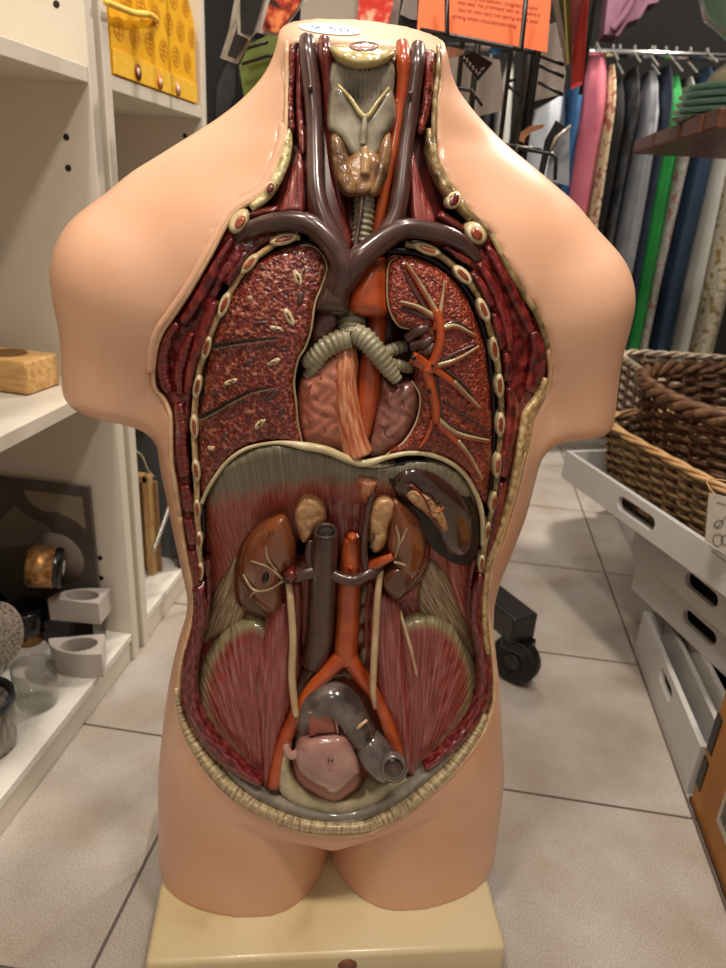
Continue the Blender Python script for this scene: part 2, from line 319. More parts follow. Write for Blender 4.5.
def body_sdf(x, y, z):
    hl = np.interp(z, tz, xl_t); hr = np.interp(z, tz, xr_t); yf = np.interp(z, tz, yf_t); yb = np.interp(z, tz, yb_t)
    ax = np.where(x < 0, -x / hl, x / hr); ay = np.where(y < 0, -y / yf, y / yb)
    nf = np.interp(z, [.08, .2, .3, .5, .8, .86], [2.8, 2.6, 2.5, 2.6, 2.3, 2.1])
    q = (ax**nf + ay**nf)**(1 / nf); col = (q - 1) * np.minimum(np.minimum(hl, hr), np.minimum(yf, yb))
    lg = np.minimum(np.sqrt(((x - .101) / .0985)**2 + ((y + .002) / .101)**2), np.sqrt(((x + .0945) / .0985)**2 + ((y + .002) / .101)**2))
    gap = np.maximum(np.maximum(-(lg - 1) * .096, np.abs(x - .003) - .092), z - (.154 + .35 * np.abs(x)))
    col = smax(col, -gap, .014)
    d = col
    for s, ox in ((-1, 0.0), (1, -.001)):
        q_ = .0 if s < 0 else .003
        sh = capsule(x, y, z, (s * .125 + ox, .012, .732), (s * .183 + ox, .005, .706), .056, .0605 - q_, 1.1)
        arm = capsule(x, y, z, (s * .184 + ox, .005, .695), (s * .207 + ox, .0, .56), .0595 - q_, .0455, 1.22)
        arm = smax(arm, .592 - z + (.14 if s < 0 else -.02) * (abs(x) - .18), .014)
        d = smin(d, sh, .045); d = smin(d, arm, .026)
        tr = capsule(x, y, z, (s * .03, .02, .845), (s * .15, .012, .755), .035, .04, 1.0); d = smin(d, tr, .035)
    d = smax(d, (z - .8935 - .37 * y) * .94, .004)
    return d
def march(pxs, pys):
    R = np.array([lray(a, b) for a, b in zip(pxs, pys)]); R /= np.linalg.norm(R, axis=1)[:, None]
    t = np.full(len(R), .35); 
    for _ in range(90):
        P = CL + R * t[:, None]; d = body_sdf(P[:, 0], P[:, 1], P[:, 2]); t = t + np.clip(d, -.02, .05) * .7
        t = np.minimum(t, 1.2)
    P = CL + R * t[:, None]; return P, np.abs(body_sdf(P[:, 0], P[:, 1], P[:, 2])) < .003
RIM = [(287,41),(287,90),(286,125),(283,146),(273,175),(261,195),(243,206),(233,214),(226,225),(211,254),(191,289),(173,316),(162,332),(156,349),(153,376),(156,390),(164,399),(169,410),(171,421),(172,462),(176,487),(180,516),(184,545),(189,571),(194,598),(191,625),(184,650),(179,677),(180,704),(187,731),(200,754),(217,779),(242,803),(267,818),(299,830),(330,834),(365,833),(386,823),(405,813),(430,793),(454,771),(479,739),(490,714),(494,699),(494,669),(491,637),(487,600),(490,580),(493,561),(501,537),(508,515),(517,481),(524,451),(530,422),(537,407),(547,390),(550,370),(547,348),(539,319),(523,293),(506,264),(493,238),(481,224),(466,209),(449,188),(436,161),(434,132),(435,100),(438,75),(439,47)]
GX = np.arange(150, 566, 8); GY = np.arange(30, 880, 8)
gx, gy = np.meshgrid(GX, GY); P_, ok = march(gx.ravel(), gy.ravel())
D = np.where(ok, P_[:, 1], 0.0).reshape(gx.shape)
yc = np.interp(GY, [30, 130, 200, 270, 500, 700, 840], [-.052, -.056, -.075, -.1, -.095, -.1, -.1])[:, None]
D = np.clip(D, yc - .035, yc + .035)
for _ in range(3):
    p = np.pad(D, 1, mode='edge'); D = (p[1:-1, 1:-1] * 2 + p[:-2, 1:-1] + p[2:, 1:-1] + p[1:-1, :-2] + p[1:-1, 2:]) / 6
def dep(px, py):
    fx = min(max((px - GX[0]) / 8, 0), len(GX) - 1.001); fy = min(max((py - GY[0]) / 8, 0), len(GY) - 1.001)
    i, j = int(fx), int(fy); u, v = fx - i, fy - j
    return D[j, i] * (1 - u) * (1 - v) + D[j, i + 1] * u * (1 - v) + D[j + 1, i] * (1 - u) * v + D[j + 1, i + 1] * u * v
def L3(px, py, delta=0.0):
    r = lray(px, py); return CL + r * ((dep(px, py) + delta - CL[1]) / r[1])
def pxs(px, py, delta=0.0):                     # metres per pixel there
    r = lray(px, py); return (dep(px, py) + delta - CL[1]) / r[1] * 1.0 / F
# --- the shell: body solid minus the carved opening, meshed with surface nets
RT, okr = march([a for a, b in RIM], [b for a, b in RIM])
rim3 = np.array([RT[i] if okr[i] else L3(a, b, 0) for i, (a, b) in enumerate(RIM)])
poly = [(p[0], p[2]) for p in rim3]; poly = [(poly[0][0], poly[0][1] + .05)] + poly + [(poly[-1][0], poly[-1][1] + .05)]
def poly_sdf(x, z, P):
    d = np.full(x.shape, 1e9); s = np.ones(x.shape)
    for i in range(len(P)):
        (ax, az), (bx, bz) = P[i], P[i - 1]
        ex, ez = bx - ax, bz - az; wx, wz = x - ax, z - az
        t = np.clip((wx * ex + wz * ez) / (ex * ex + ez * ez + 1e-12), 0, 1)
        d = np.minimum(d, (wx - ex * t)**2 + (wz - ez * t)**2)
        c1 = z >= az; c2 = z < bz; c3 = ex * wz > ez * wx
        flip = (c1 & c2 & c3) | (~c1 & ~c2 & ~c3); s = np.where(flip, -s, s)
    return s * np.sqrt(d)
hstep = .0034
ax_x = np.arange(-.285, .286, hstep); ax_y = np.arange(-.135, .14, hstep); ax_z = np.arange(.045, .925, hstep)
Xg, Yg, Zg = np.meshgrid(ax_x, ax_y, ax_z, indexing='ij')
Bd = body_sdf(Xg, Yg, Zg); Bd = np.maximum(Bd, .0585 - Zg)
x2, z2 = np.meshgrid(ax_x, ax_z, indexing='ij'); ps = poly_sdf(x2, z2, poly)[:, None, :]
yback = np.interp(ax_z, [.1, .2, .45, .6, .78, .84, .9], [.03, .03, .02, .03, .0, -.016, -.033])[None, None, :]
cav = np.maximum(ps, Yg - yback); Sd = np.maximum(Bd, -cav)
def surface_nets(V, ax):
    ins = V < 0; nx, ny, nz = V.shape
    cells = np.zeros((nx - 1, ny - 1, nz - 1), int)
    for i in (0, 1):
        for j in (0, 1):
            for k in (0, 1): cells += ins[i:nx - 1 + i, j:ny - 1 + j, k:nz - 1 + k]
    act = (cells > 0) & (cells < 8); I = np.argwhere(act); idx = -np.ones(act.shape, int); idx[act] = np.arange(len(I))
    acc = np.zeros((len(I), 3)); cnt = np.zeros(len(I))
    cor = [(i, j, k) for i in (0, 1) for j in (0, 1) for k in (0, 1)]
    for a in range(8):
        for b in range(a + 1, 8):
            ca, cb = np.array(cor[a]), np.array(cor[b])
            if abs(ca - cb).sum() != 1: continue
            va = V[tuple((I + ca).T)]; vb = V[tuple((I + cb).T)]; m = (va < 0) != (vb < 0)
            t = np.where(m, va / np.where(m, va - vb, 1), 0); p = I + ca + (cb - ca) * t[:, None]
            acc[m] += p[m]; cnt[m] += 1
    vs = acc / cnt[:, None]; vs = vs * hstep + np.array([ax[0][0], ax[1][0], ax[2][0]])
    F_ = []
    for axis in range(3):
        sl0 = [slice(None)] * 3; sl1 = [slice(None)] * 3; sl0[axis] = slice(0, -1); sl1[axis] = slice(1, None)
        a, b = ins[tuple(sl0)], ins[tuple(sl1)]; o1, o2 = (axis + 1) % 3, (axis + 2) % 3
        for sgn, E_ in ((1, a & ~b), (-1, ~a & b)):
            e = np.argwhere(E_); e = e[(e[:, o1] > 0) & (e[:, o2] > 0) & (e[:, o1] < V.shape[o1] - 1) & (e[:, o2] < V.shape[o2] - 1)]
            q = []
            for d1, d2 in ((0, 0), (-1, 0), (-1, -1), (0, -1)):
                c = e.copy(); c[:, o1] += d1; c[:, o2] += d2; q.append(idx[tuple(c.T)])
            q = np.stack(q, 1)
            if sgn > 0: q = q[:, ::-1]
            F_.append(q[:, ::-1])
    return vs, np.concatenate(F_)
vs, fs = surface_nets(Sd, (ax_x, ax_y, ax_z))
me = bpy.data.meshes.new('body_shell'); me.from_pydata(vs.tolist(), [], fs.tolist()); me.update()
shell = link('body_shell', me, [skin, cavity], torso)
fc = np.zeros(len(me.polygons) * 3); me.polygons.foreach_get('center', fc); fc = fc.reshape(-1, 3)
pin = poly_sdf(fc[:, 0], fc[:, 2], poly) < .0012
bs = body_sdf(fc[:, 0], fc[:, 1], fc[:, 2])
inside = pin & (bs < -.0035)
me.polygons.foreach_set('material_index', inside.astype(np.int32))
bmx = bmesh.new(); bmx.from_mesh(me); bmesh.ops.recalc_face_normals(bmx, faces=bmx.faces[:])
keep = [v for v in bmx.verts]
for _ in range(2): bmesh.ops.smooth_vert(bmx, verts=keep, factor=.5, use_axis_x=True, use_axis_y=True, use_axis_z=True)
co = np.array([v.co for v in bmx.verts]); nr = (np.abs(poly_sdf(co[:, 0], co[:, 2], poly)) < np.where(co[:, 2] > .74, .012, .0065)) & (co[:, 1] < .0) & (co[:, 2] > .12)
bmx.verts.ensure_lookup_table(); nv = [bmx.verts[i] for i in np.nonzero(nr)[0]]
for _ in range(8): bmesh.ops.smooth_vert(bmx, verts=nv, factor=.5, use_axis_x=True, use_axis_y=True, use_axis_z=True)
bmx.to_mesh(me); bmx.free()
RD = [float(np.clip((RT[i][1] if okr[i] else dep(a, b)) - dep(a, b), -.012, .003)) for i, (a, b) in enumerate(RIM)]
# --- relief helpers
def pillow(name, pts, mat, delta=0.0, bulge=.004, w=6.0, skirt=.012, step=3.2, fib=None, closed_n=5, parent=torso, sharp=False, amp=0.0, ascale=14.0):
    """solid relief patch: outline pts, own depth, rounded edge of width w, side walls"""
    B = [np.array(p, float) for p in pts] if sharp else catmull([np.array(p[:2], float) for p in pts], closed_n, True)
    if sharp:
        BB = []
        for i in range(len(B)):
            a, b = B[i], B[(i + 1) % len(B)]; n = max(1, int(np.linalg.norm(b - a) / step))
            BB += [a + (b - a) * k / n for k in range(n)]
        B = BB
    # even resample
    B = np.array(B); keep = [B[0]]
    for q in B[1:]:
        if np.linalg.norm(q - keep[-1]) > step * .55: keep.append(q)
    if np.linalg.norm(keep[0] - keep[-1]) < step * .5: keep.pop()
    B = np.array(keep); nb = len(B)
    ar = .5 * np.sum(B[:, 0] * np.roll(B[:, 1], -1) - np.roll(B[:, 0], -1) * B[:, 1])
    if ar < 0: B = B[::-1]
    x0, y0 = B.min(0); x1, y1 = B.max(0)
    g = np.array([(x + (step * .5 if r % 2 else 0), y) for r, y in enumerate(np.arange(y0 + step * .5, y1, step * .87)) for x in np.arange(x0 + step * .5, x1, step)]).reshape(-1, 2)
    Bt = [tuple(b) for b in B]
    if len(g):
        sd = poly_sdf(g[:, 0], g[:, 1], Bt); g = g[sd < -step * .45]
    allp = [Vector(b) for b in B] + [Vector(q) for q in g]
    rv_, re_, rf_, ov, oe, of = geometry.delaunay_2d_cdt(allp, [], [list(range(nb))], 1, 1e-4)
    P2 = np.array([(v[0], v[1]) for v in rv_]); dist = np.maximum(-poly_sdf(P2[:, 0], P2[:, 1], Bt), 0)
    s = np.clip(dist / w, 0, 1); hgt = bulge * np.sqrt(np.maximum(1 - (1 - s)**2, 0))
    df = delta if callable(delta) else (lambda x, y: delta)
    vs = []; uvs = []; eds = [float(q) for q in dist]
    for (x, y), h in zip(P2, hgt):
        if amp: h = h + amp * min(h / (bulge + 1e-9), 1) * (math.sin(x / ascale * 5.1 + math.sin(y / ascale * 3.3) * 1.7) * math.sin(y / ascale * 4.3 + math.cos(x / ascale * 2.7) * 1.3))
        vs.append(L3(x, y, df(x, y) - h)); uvs.append(fuv(fib, x, y))
    faces = [tuple(f) for f in rf_]
    # boundary edges -> skirt going back
    ec = {}
    for f in faces:
        for i in range(3):
            e = (f[i], f[(i + 1) % 3]); ec[tuple(sorted(e))] = (ec.get(tuple(sorted(e)), (0,))[0] + 1, e)
    mp = {}
    def back(i):
        if i not in mp:
            mp[i] = len(vs); vs.append(vs[i] + np.array([0, skirt, 0])); uvs.append(uvs[i]); eds.append(0.0)
        return mp[i]
    for k, (c, e) in list(ec.items()):
        if c == 1: faces.append((e[1], e[0], back(e[0]), back(e[1])))
    me = bpy.data.meshes.new(name); me.from_pydata([tuple(v) for v in vs], [], faces); me.update()
    ul = me.uv_layers.new(name='fib')
    ul.data.foreach_set('uv', np.array([uvs[l.vertex_index] for l in me.loops]).ravel())
    if mat is ili_mat: me.uv_layers.new(name='edge').data.foreach_set('uv', np.array([(eds[l.vertex_index], 0.0) for l in me.loops]).ravel())
    b = bmesh.new(); b.from_mesh(me); bmesh.ops.recalc_face_normals(b, faces=b.faces[:]); b.to_mesh(me); b.free()
    o = link(name, me, mat, parent)
    # make front face point to viewer
    return o
def fuv(fib, x, y):
    if fib is None: return (x / 20, y / 20)
    if fib[0] == 'fan':
        dx, dy = x - fib[1], y - fib[2]; return (math.atan2(dx, -dy) * fib[3] / 20, math.hypot(dx, dy) / 20)
    a = math.radians(fib[1]); c, s = math.cos(a), math.sin(a)   # fibre direction a (0 = along +x, 90 = down)
    return ((-x * s + y * c) / 20, (x * c + y * s) / 20)
def tube(name, pts, mat, parent=torso, seg=12, n=6, ring=0.0, rstep=5.0, flat=1.0, caps=True):
    """pts: (px, py, delta, radius_px)"""
    Q = catmull(pts, n)
    if ring:
        dense = []; 
        for a, b in zip(Q[:-1], Q[1:]):
            m = max(1, int(np.linalg.norm(b[:2] - a[:2]) / 1.1)); dense += [a + (b - a) * k / m for k in range(m)]
        Q = dense + [Q[-1]]
    V = []; R = []; s = 0; arc = []
    for i, q in enumerate(Q):
        if i: s += np.linalg.norm(q[:2] - Q[i - 1][:2])
        rr = q[3] * (1 + ring * math.cos(2 * math.pi * s / rstep)) if ring else q[3]
        V.append(L3(q[0], q[1], q[2])); R.append(max(rr, .3) * pxs(q[0], q[1], q[2])); arc.append(s / 20)
    vs, fs = tube_geo(V, R, seg, caps)
    o = mesh(name, vs, fs, mat, parent); me = o.data
    ul = me.uv_layers.new(name='fib')
    ul.data.foreach_set('uv', np.array([((l.vertex_index % seg) / seg * 2.2, arc[min(l.vertex_index // seg, len(arc) - 1)]) for l in me.loops]).ravel())
    return o
def ribbon(name, pts, mat, delta=0.0, bulge=.003, skirt=.01, parent=torso, step=3.0, amp=0, ascale=14, w=None, fibang=None):
    """pts: (px, py, width)"""
    Q = catmull(pts, 5); Lf, Rt = [], []
    for i, q in enumerate(Q):
        t = Q[min(i + 1, len(Q) - 1)][:2] - Q[max(i - 1, 0)][:2]; t = t / (np.linalg.norm(t) + 1e-9); nrm = np.array([-t[1], t[0]])
        Lf.append(q[:2] + nrm * q[2] / 2); Rt.append(q[:2] - nrm * q[2] / 2)
    o = pillow(name, Lf + Rt[::-1], mat, delta, bulge, w or max(q[2] for q in pts) / 2, skirt, step, None, 1, parent, True, amp, ascale)
    # fibre coordinates along the ribbon
    me = o.data; c2 = np.array([q[:2] for q in Q]); arc = np.concatenate([[0], np.cumsum(np.linalg.norm(np.diff(c2, axis=0), axis=1))])
    uv = []
    cache = {}
    for l in me.loops:
        vi = l.vertex_index
        if vi not in cache:
            v = np.array(me.vertices[vi].co); 
            # back-project to pixels
            p = project(v); k = int(np.argmin(((c2 - p)**2).sum(1))); t = c2[min(k + 1, len(c2) - 1)] - c2[max(k - 1, 0)]; t = t / (np.linalg.norm(t) + 1e-9)
            dd = p - c2[k]; cache[vi] = ((dd[0] * -t[1] + dd[1] * t[0]) / 20, (arc[k] + dd @ t) / 20)
        uv.append(cache[vi])
    me.uv_layers['fib'].data.foreach_set('uv', np.array(uv).ravel())
    return o
def project(p):
    w = TR @ np.array(p) + T0 - CAM; f = w @ fv; x, y = (w @ xr) / f, (w @ yu) / f
    return np.array([363 + F * x, 484 - F * y])
def ell(cx, cy, a, b, ang, n=16):
    t = math.radians(ang); c, s = math.cos(t), math.sin(t)
    return [(cx + a * math.cos(2 * math.pi * k / n) * c - b * math.sin(2 * math.pi * k / n) * s, cy + a * math.cos(2 * math.pi * k / n) * s + b * math.sin(2 * math.pi * k / n) * c) for k in range(n)]
# ================================================================ cavity contents (all parts of the torso)
sk = []
# backing sheets
pillow('diaphragm_muscle', [(215,478),(240,455),(277,444),(330,455),(372,468),(420,460),(455,470),(476,500),(482,550),(478,600),(455,600),(420,560),(380,540),(330,560),(290,540),(240,600),(205,640),(203,560),(204,510)],
       dia_mat, delta=lambda x, y: .010 + .024 * min(max((y - 450 - abs(x - 300) * .25) / 60, 0), 1), bulge=.004, w=8, skirt=.02, fib=('fan', 335, 900, 620), step=5)
pillow('abdominal_wall', [(205,540),(245,520),(300,560),(380,560),(425,520),(470,520),(484,560),(478,640),(476,720),(430,770),(330,800),(250,780),(205,730),(198,680)],
       mus_red, delta=.037, bulge=.006, w=10, fib=('fan', 335, 1000, 700), step=5)
pillow('diaphragm_crus', [(322,478),(352,480),(366,482),(372,500),(366,530),(362,560),(340,560),(334,528),(322,505)], mus_fib, delta=.028, bulge=.006, w=8, fib=('fan', 348, 800, 300))
# transversus tendons
pillow('transversus_tendon', [(236,556),(228,570),(214,592),(206,620),(203,642),(220,635),(240,625),(246,606),(240,585)], mus_pale, delta=.029, bulge=.004, fib=('lin', 112))
pillow('transversus_tendon', [(427,562),(438,564),(450,580),(462,604),(474,640),(478,668),(462,650),(440,626),(424,620),(418,596)], mus_pale, delta=.029, bulge=.004, fib=('lin', 62))
pillow('transversus_muscle', [(448,556),(470,548),(480,575),(474,610),(478,645),(464,620),(452,590)], mus_red, delta=.026, bulge=.004, fib=('lin', 75))
pillow('quadratus_muscle', [(398,600),(420,598),(436,624),(414,628),(402,626)], mus_fib, delta=.034, bulge=.004, fib=('lin', 60))
# iliacus + crest
pillow('iliacus_muscle', [(261,622),(248,621),(232,627),(215,643),(201,669),(198,701),(208,730),(234,760),(262,792),(280,770),(290,740),(292,700),(288,640)], ili_mat, delta=.022, bulge=.012, w=24, fib=('fan', 262, 815, 150), amp=.0008, ascale=22)
pillow('iliacus_muscle', [(404,622),(418,617),(436,618),(456,630),(472,655),(478,678),(475,704),(454,740),(418,775),(392,760),(380,700),(378,640)], ili_mat, delta=.022, bulge=.012, w=24, fib=('fan', 414, 800, 150), amp=.0008, ascale=22)
# psoas
pillow('psoas_muscle', [(268,614),(288,600),(296,640),(292,700),(280,740),(268,790),(260,778),(256,720),(252,684),(260,645)], mus_fib, delta=.017, bulge=.012, w=14, fib=('fan', 266, 1050, 420))
pillow('psoas_muscle', [(372,596),(398,600),(406,640),(413,700),(416,776),(404,768),(390,725),(378,690),(368,650)], mus_fib, delta=.017, bulge=.012, w=14, fib=('fan', 414, 1050, 420))
pillow('lumbar_muscle', [(287,592),(302,585),(302,650),(300,690),(290,700),(292,640)], mus_red, delta=.03, bulge=.006, w=5, fib=('lin', 90))
pillow('lumbar_muscle', [(366,585),(376,590),(372,650),(374,690),(366,680),(362,630)], mus_red, delta=.03, bulge=.006, w=5, fib=('lin', 88))
for i, (a, b, c, d) in enumerate([(364, 596, 5, 11), (362, 616, 6, 10), (360, 637, 6, 9), (364, 657, 5, 12)]):
    pillow('vertebra_edge', ell(a, b, c, d, 12, 12), white_vein, delta=.03, bulge=.006, w=4)
tube('genital_nerve', [(396,598,.022,1.6),(404,625,.008,1.8),(411,650,.003,1.8),(417,676,.004,1.2)], ureter, seg=8)
pillow('disc_rim', [(326,683),(330,674),(345,671),(360,674),(366,684),(350,680),(338,680)], cream, delta=.034, bulge=.004, w=3)
# pelvis
pillow('pelvic_shade', [(300,690),(345,680),(385,700),(410,760),(415,785),(370,812),(320,812),(278,795),(280,750)], black, delta=.05, bulge=.002)  # black sheet painted as the cavity's shade behind the colon
ribbon('pelvic_basin', [(286,742,12),(283,768,15),(290,790,20),(312,805,18),(340,809,17),(366,803,18),(388,790,18),(406,778,10)], pelvic, delta=.012, bulge=.006, skirt=.03)
ribbon('pelvic_brim', [(206,744,5),(226,768,7),(250,790,10),(280,806,12),(312,817,13),(340,820,13),(368,814,13),(396,799,13),(424,779,11),(446,760,9),(466,736,6)], pelvic_g, delta=.006, bulge=.004, skirt=.03)
pillow('inguinal_vein', [(276,760),(283,757),(280,790),(277,797),(272,790)], vein, delta=.012, bulge=.004, w=4)
tube('sigmoid_colon', [(311,742,.03,14),(308,722,.022,16),(318,703,.014,17),(334,699,.010,18),(348,710,.008,17),(357,726,.010,16),(363,737,.014,15)], colon, seg=24)
tube('rectum', [(364,733,.016,12),(369,742,.012,16),(377,755,.006,18),(386,765,.001,17),(392,769,-.003,15)], colon, seg=24)
tube('seam_band', [(356,729,-.004,1.6),(361,725,-.006,1.8),(367,720,-.004,1.6)], ureter, seg=8)
for r, m_, dz in ((14.5, colon, -.0125), (11, M('bowel_opening', '#2b1714', rough=.15, coat=.8), -.0152), (7, M('bowel_inner', '#4b2d29', rough=.12, coat=.8), -.0160)):
    pillow('bowel_end', ell(394, 769, r * .95, r, 0, 22), m_, delta=dz, bulge=.003, w=4, skirt=.004, step=2.2)
pillow('peritoneal_fold', [(309,713),(330,712),(336,722),(337,733),(318,735),(309,737)], bladder_r, delta=-.001 + .006, bulge=.005, w=4)
tube('fold_edge', [(308,713,.001,1.2),(320,711,.0,1.4),(331,713,.0,1.4),(336,722,.0,1.3),(338,733,.0,1.2)], bladder, seg=8)
tube('vas_fold', [(290,735,.014,3),(286,746,.008,4),(291,755,.006,4.4),(300,752,.005,5),(312,744,.004,5)], bladder, seg=12)
pillow('bladder_rim', [(314,738),(340,736),(352,742),(361,770),(360,785),(350,795),(334,803),(312,794),(297,780),(292,760),(299,744)], bladder_r, delta=.012, bulge=.008, w=10, skirt=.02)
bl = pillow('bladder', [(314,737),(340,734),(350,741),(360,768),(358,776),(335,795),(324,790),(304,778),(295,762),(299,744)], bladder, delta=.004, bulge=.013, w=22, skirt=.015)
# vessels below
tube('iliac_vein', [(320,650,.026,11),(312,668,.026,9),(300,690,.026,8),(290,706,.028,7)], vein, seg=14)
tube('vena_cava', [(326,532,.008,11.5),(325,548,.009,13),(323,575,.012,14),(321,610,.016,14),(319,640,.02,14),(312,664,.023,12)], vein, seg=24)
pillow('vena_cava_opening', ell(326, 531, 10, 6.5, 0, 20), M('vessel_mouth', '#351e20', rough=.2, coat=.7), delta=-.004, bulge=-.003, w=6, skirt=.003, step=2)
tube('vena_cava_rim', [(a, b, -.004, 1.6) for a, b in ell(326, 531, 10.5, 6.8, 0, 14)] + [(336.5, 531, -.004, 1.6)], vein, seg=8)
tube('aorta', [(352,538,.018,8),(351,560,.016,11),(349,590,.016,11.5),(348,620,.017,11.5),(346,645,.018,12),(346,662,.018,10)], artery, seg=20)
tube('iliac_artery', [(345,652,.017,9),(333,666,.016,8.5),(318,682,.015,7.5),(304,700,.014,7),(292,722,.013,7),(281,752,.012,7),(273,786,.011,6.5)], artery, seg=16)
tube('iliac_artery', [(347,652,.017,9),(358,672,.016,8.5),(372,690,.014,7.5),(382,710,.013,7),(391,733,.011,7),(399,757,.010,5.5)], artery, seg=16)
tube('coeliac_stump', [(353,541,.010,4),(352,536,.006,4.5)], artery, seg=10); tube('mesenteric_stump', [(351,566,.008,3),(350,569,.004,3)], artery, seg=10)
tube('lumbar_stump', [(356,534,.010,3.4),(358,539,.006,3.6)], dark_art, seg=10)
tube('renal_vein', [(330,572,.006,5),(341,578,.003,6),(354,580,.002,6),(368,574,.004,6),(382,565,.010,5)], vein, seg=14)
tube('renal_vein', [(316,570,.008,7),(304,574,.006,7),(292,577,.006,6)], vein, seg=14)
pillow('renal_vein_end', ell(291, 577, 6, 6, 0, 12), dark_art, delta=-.0, bulge=.003, w=4)
tube('gonadal_vein', [(312,572,.008,4),(309,555,.010,4.5),(311,540,.014,3.5)], vein, seg=10)
tube('adrenal_vein', [(366,573,.006,4),(364,550,.006,3.6),(366,522,.006,3.2),(371,498,.010,2.8),(377,480,.016,2.2)], vein, seg=10)
tube('renal_artery', [(362,568,.012,6),(372,565,.008,6),(384,560,.004,5),(393,556,.002,4)], artery, seg=12)
# ureters
tube('ureter', [(289,583,.008,3.5),(291,605,.002,3.8),(293,640,.001,3.8),(292,675,.002,4),(294,700,.003,3.8),(296,716,.004,3)], ureter, seg=12)
tube('ureter', [(381,570,.008,3.2),(378,592,.002,3.6),(376,625,.001,3.6),(374,660,.001,3.6),(373,690,.003,3.4),(375,708,.006,2.2)], ureter, seg=12)
# kidneys
pillow('kidney_shade_rim', [(285,512),(268,517),(252,530),(238,552),(233,580),(236,604),(250,614),(272,621),(287,612),(292,580),(298,560),(296,535)], kidney_d, delta=.026, bulge=.010, w=14, skirt=.02)  # outer layer in the shaded brown, painting the shade round the kidney
kd = pillow('kidney', [(285,514),(271,517),(256,528),(243,548),(239,572),(246,594),(260,610),(273,616),(284,606),(286,590),(284,577),(294,566),(297,548),(292,528)], kidney, delta=.018, bulge=.020, w=26, skirt=.01)
def kt(pts, par, r=1.5, mt=white_vein): tube('calyx_vessel', [(a, b, d + .0006, r * .8 if i else r * .4) for i, (a, b, d) in enumerate(pts)], mt, parent=par, seg=8)
kt([(251,561,.0),(260,564,-.0025),(268,567,-.003),(276,573,-.003),(282,579,.002)], kd, 1.6)
kt([(266,546,-.002),(267,556,-.003),(271,564,-.0035),(277,571,-.002)], kd, 1.3)
kt([(243,574,.006),(248,583,.002),(254,590,.0),(262,591,-.001),(272,588,-.001),(283,581,.002)], kd, 1.8)
kt([(250,598,.004),(253,593,.001),(257,590,-.0005)], kd, 1.8)
pillow('kidney_notch', ell(265, 578, 4, 7, 20, 12), black, parent=kd, delta=.0005, bulge=.004, w=3, step=2)
pillow('adrenal_gland', [(295,514),(302,500),(309,497),(320,501),(326,510),(325,522),(316,528),(310,538),(303,543),(298,530)], adren, delta=.016, bulge=.005, w=6, amp=.0012, ascale=9)
pillow('kidney_shade_rim', [(389,496),(404,500),(420,515),(430,535),(430,560),(424,578),(408,594),(394,602),(380,594),(378,560),(384,530)], kidney_d, delta=.024, bulge=.010, w=12, skirt=.02)
kr = pillow('kidney', [(392,497),(404,502),(419,515),(427,535),(428,556),(423,573),(412,588),(398,598),(385,590),(384,576),(392,562),(386,550),(388,524)], kidney, delta=.014, bulge=.020, w=24, skirt=.01)
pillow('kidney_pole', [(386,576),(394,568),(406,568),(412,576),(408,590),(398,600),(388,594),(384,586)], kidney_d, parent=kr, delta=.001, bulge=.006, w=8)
kt([(420,572,.004),(412,567,-.002),(402,564,-.004),(394,562,-.002)], kr, 2.0)
kt([(407,528,-.006),(402,540,-.008),(398,548,-.007),(395,558,-.003)], kr, 1.4); kt([(396,526,-.006),(399,538,-.008),(398,547,-.007)], kr, 1.3)
pillow('adrenal_gland', [(377,501),(388,498),(396,504),(395,514),(389,526),(387,540),(380,551),(372,551),(370,530),(371,512)], adren, delta=.008, bulge=.006, w=6, amp=.0012, ascale=9)
tube('adrenal_slit', [(374,532,.0,1.0),(373,540,-.001,1.3),(370,548,.001,1)], vein, seg=8)
# spleen
pillow('spleen_shade', [(388,474),(404,462),(431,462),(454,476),(471,497),(479,523),(478,550),(466,565),(448,560),(430,545),(400,500)], black, delta=.0085, bulge=.0005)  # flat black sheet stands for the shade around the spleen
sp = pillow('spleen', [(394,474),(408,466),(429,468),(451,481),(466,500),(474,523),(472,546),(464,558),(450,556),(441,545),(434,530),(418,512),(402,502),(392,487)], spleen, delta=.0125, bulge=.013, w=20, skirt=.015)
pillow('hilum_fold', [(407,496),(414,491),(426,496),(438,505),(445,518),(448,530),(443,531),(434,522),(422,511),(412,503)], adren, parent=sp, delta=-.0015, bulge=.005, w=6, amp=.0015, ascale=7)
kt([(402,486,-.002),(412,486,-.006),(420,493,-.008),(427,503,-.008),(430,512,-.006)], sp, 1.7, dark_art)
kt([(430,512,-.006),(438,512,-.007),(444,507,-.006)], sp, 1.4, artery); kt([(428,512,-.006),(436,522,-.006),(442,528,-.004)], sp, 1.3, dark_art); kt([(424,500,-.007),(432,500,-.007),(438,506,-.006)], sp, 1.1, dark_art)
tube('oesophagus_stump', [(369,498,.022,8),(366,486,.016,10),(368,477,.012,11)], esoph, seg=18)
# ---- chest
pillow('mediastinum', [(312,246),(345,240),(388,248),(396,300),(404,340),(425,345),(420,400),(420,452),(372,458),(304,446),(294,400),(300,350),(312,310)], M('mediastinum_dark', '#4a201b', '#5f2d26', scale=50, rough=.3, coat=.4, bump=.3), delta=.05, bulge=.004, step=5)
pillow('thymus_lobe', [(318,312),(334,310),(340,322),(334,335),(318,346),(311,338),(313,322)], pinkd, delta=.034, bulge=.006, amp=.001)
mp_ = pillow('pericardium', [(300,380),(312,372),(326,358),(344,348),(348,360),(350,400),(354,430),(354,455),(330,449),(304,444),(297,412)], pinkm, delta=.026, bulge=.012, w=20, amp=.0015, ascale=16)
lm = pillow('pericardium', [(378,398),(383,374),(392,384),(402,382),(414,382),(420,398),(417,420),(404,442),(386,455),(368,455),(371,430)], pinkd, delta=.024, bulge=.013, w=20, amp=.0015, ascale=16)
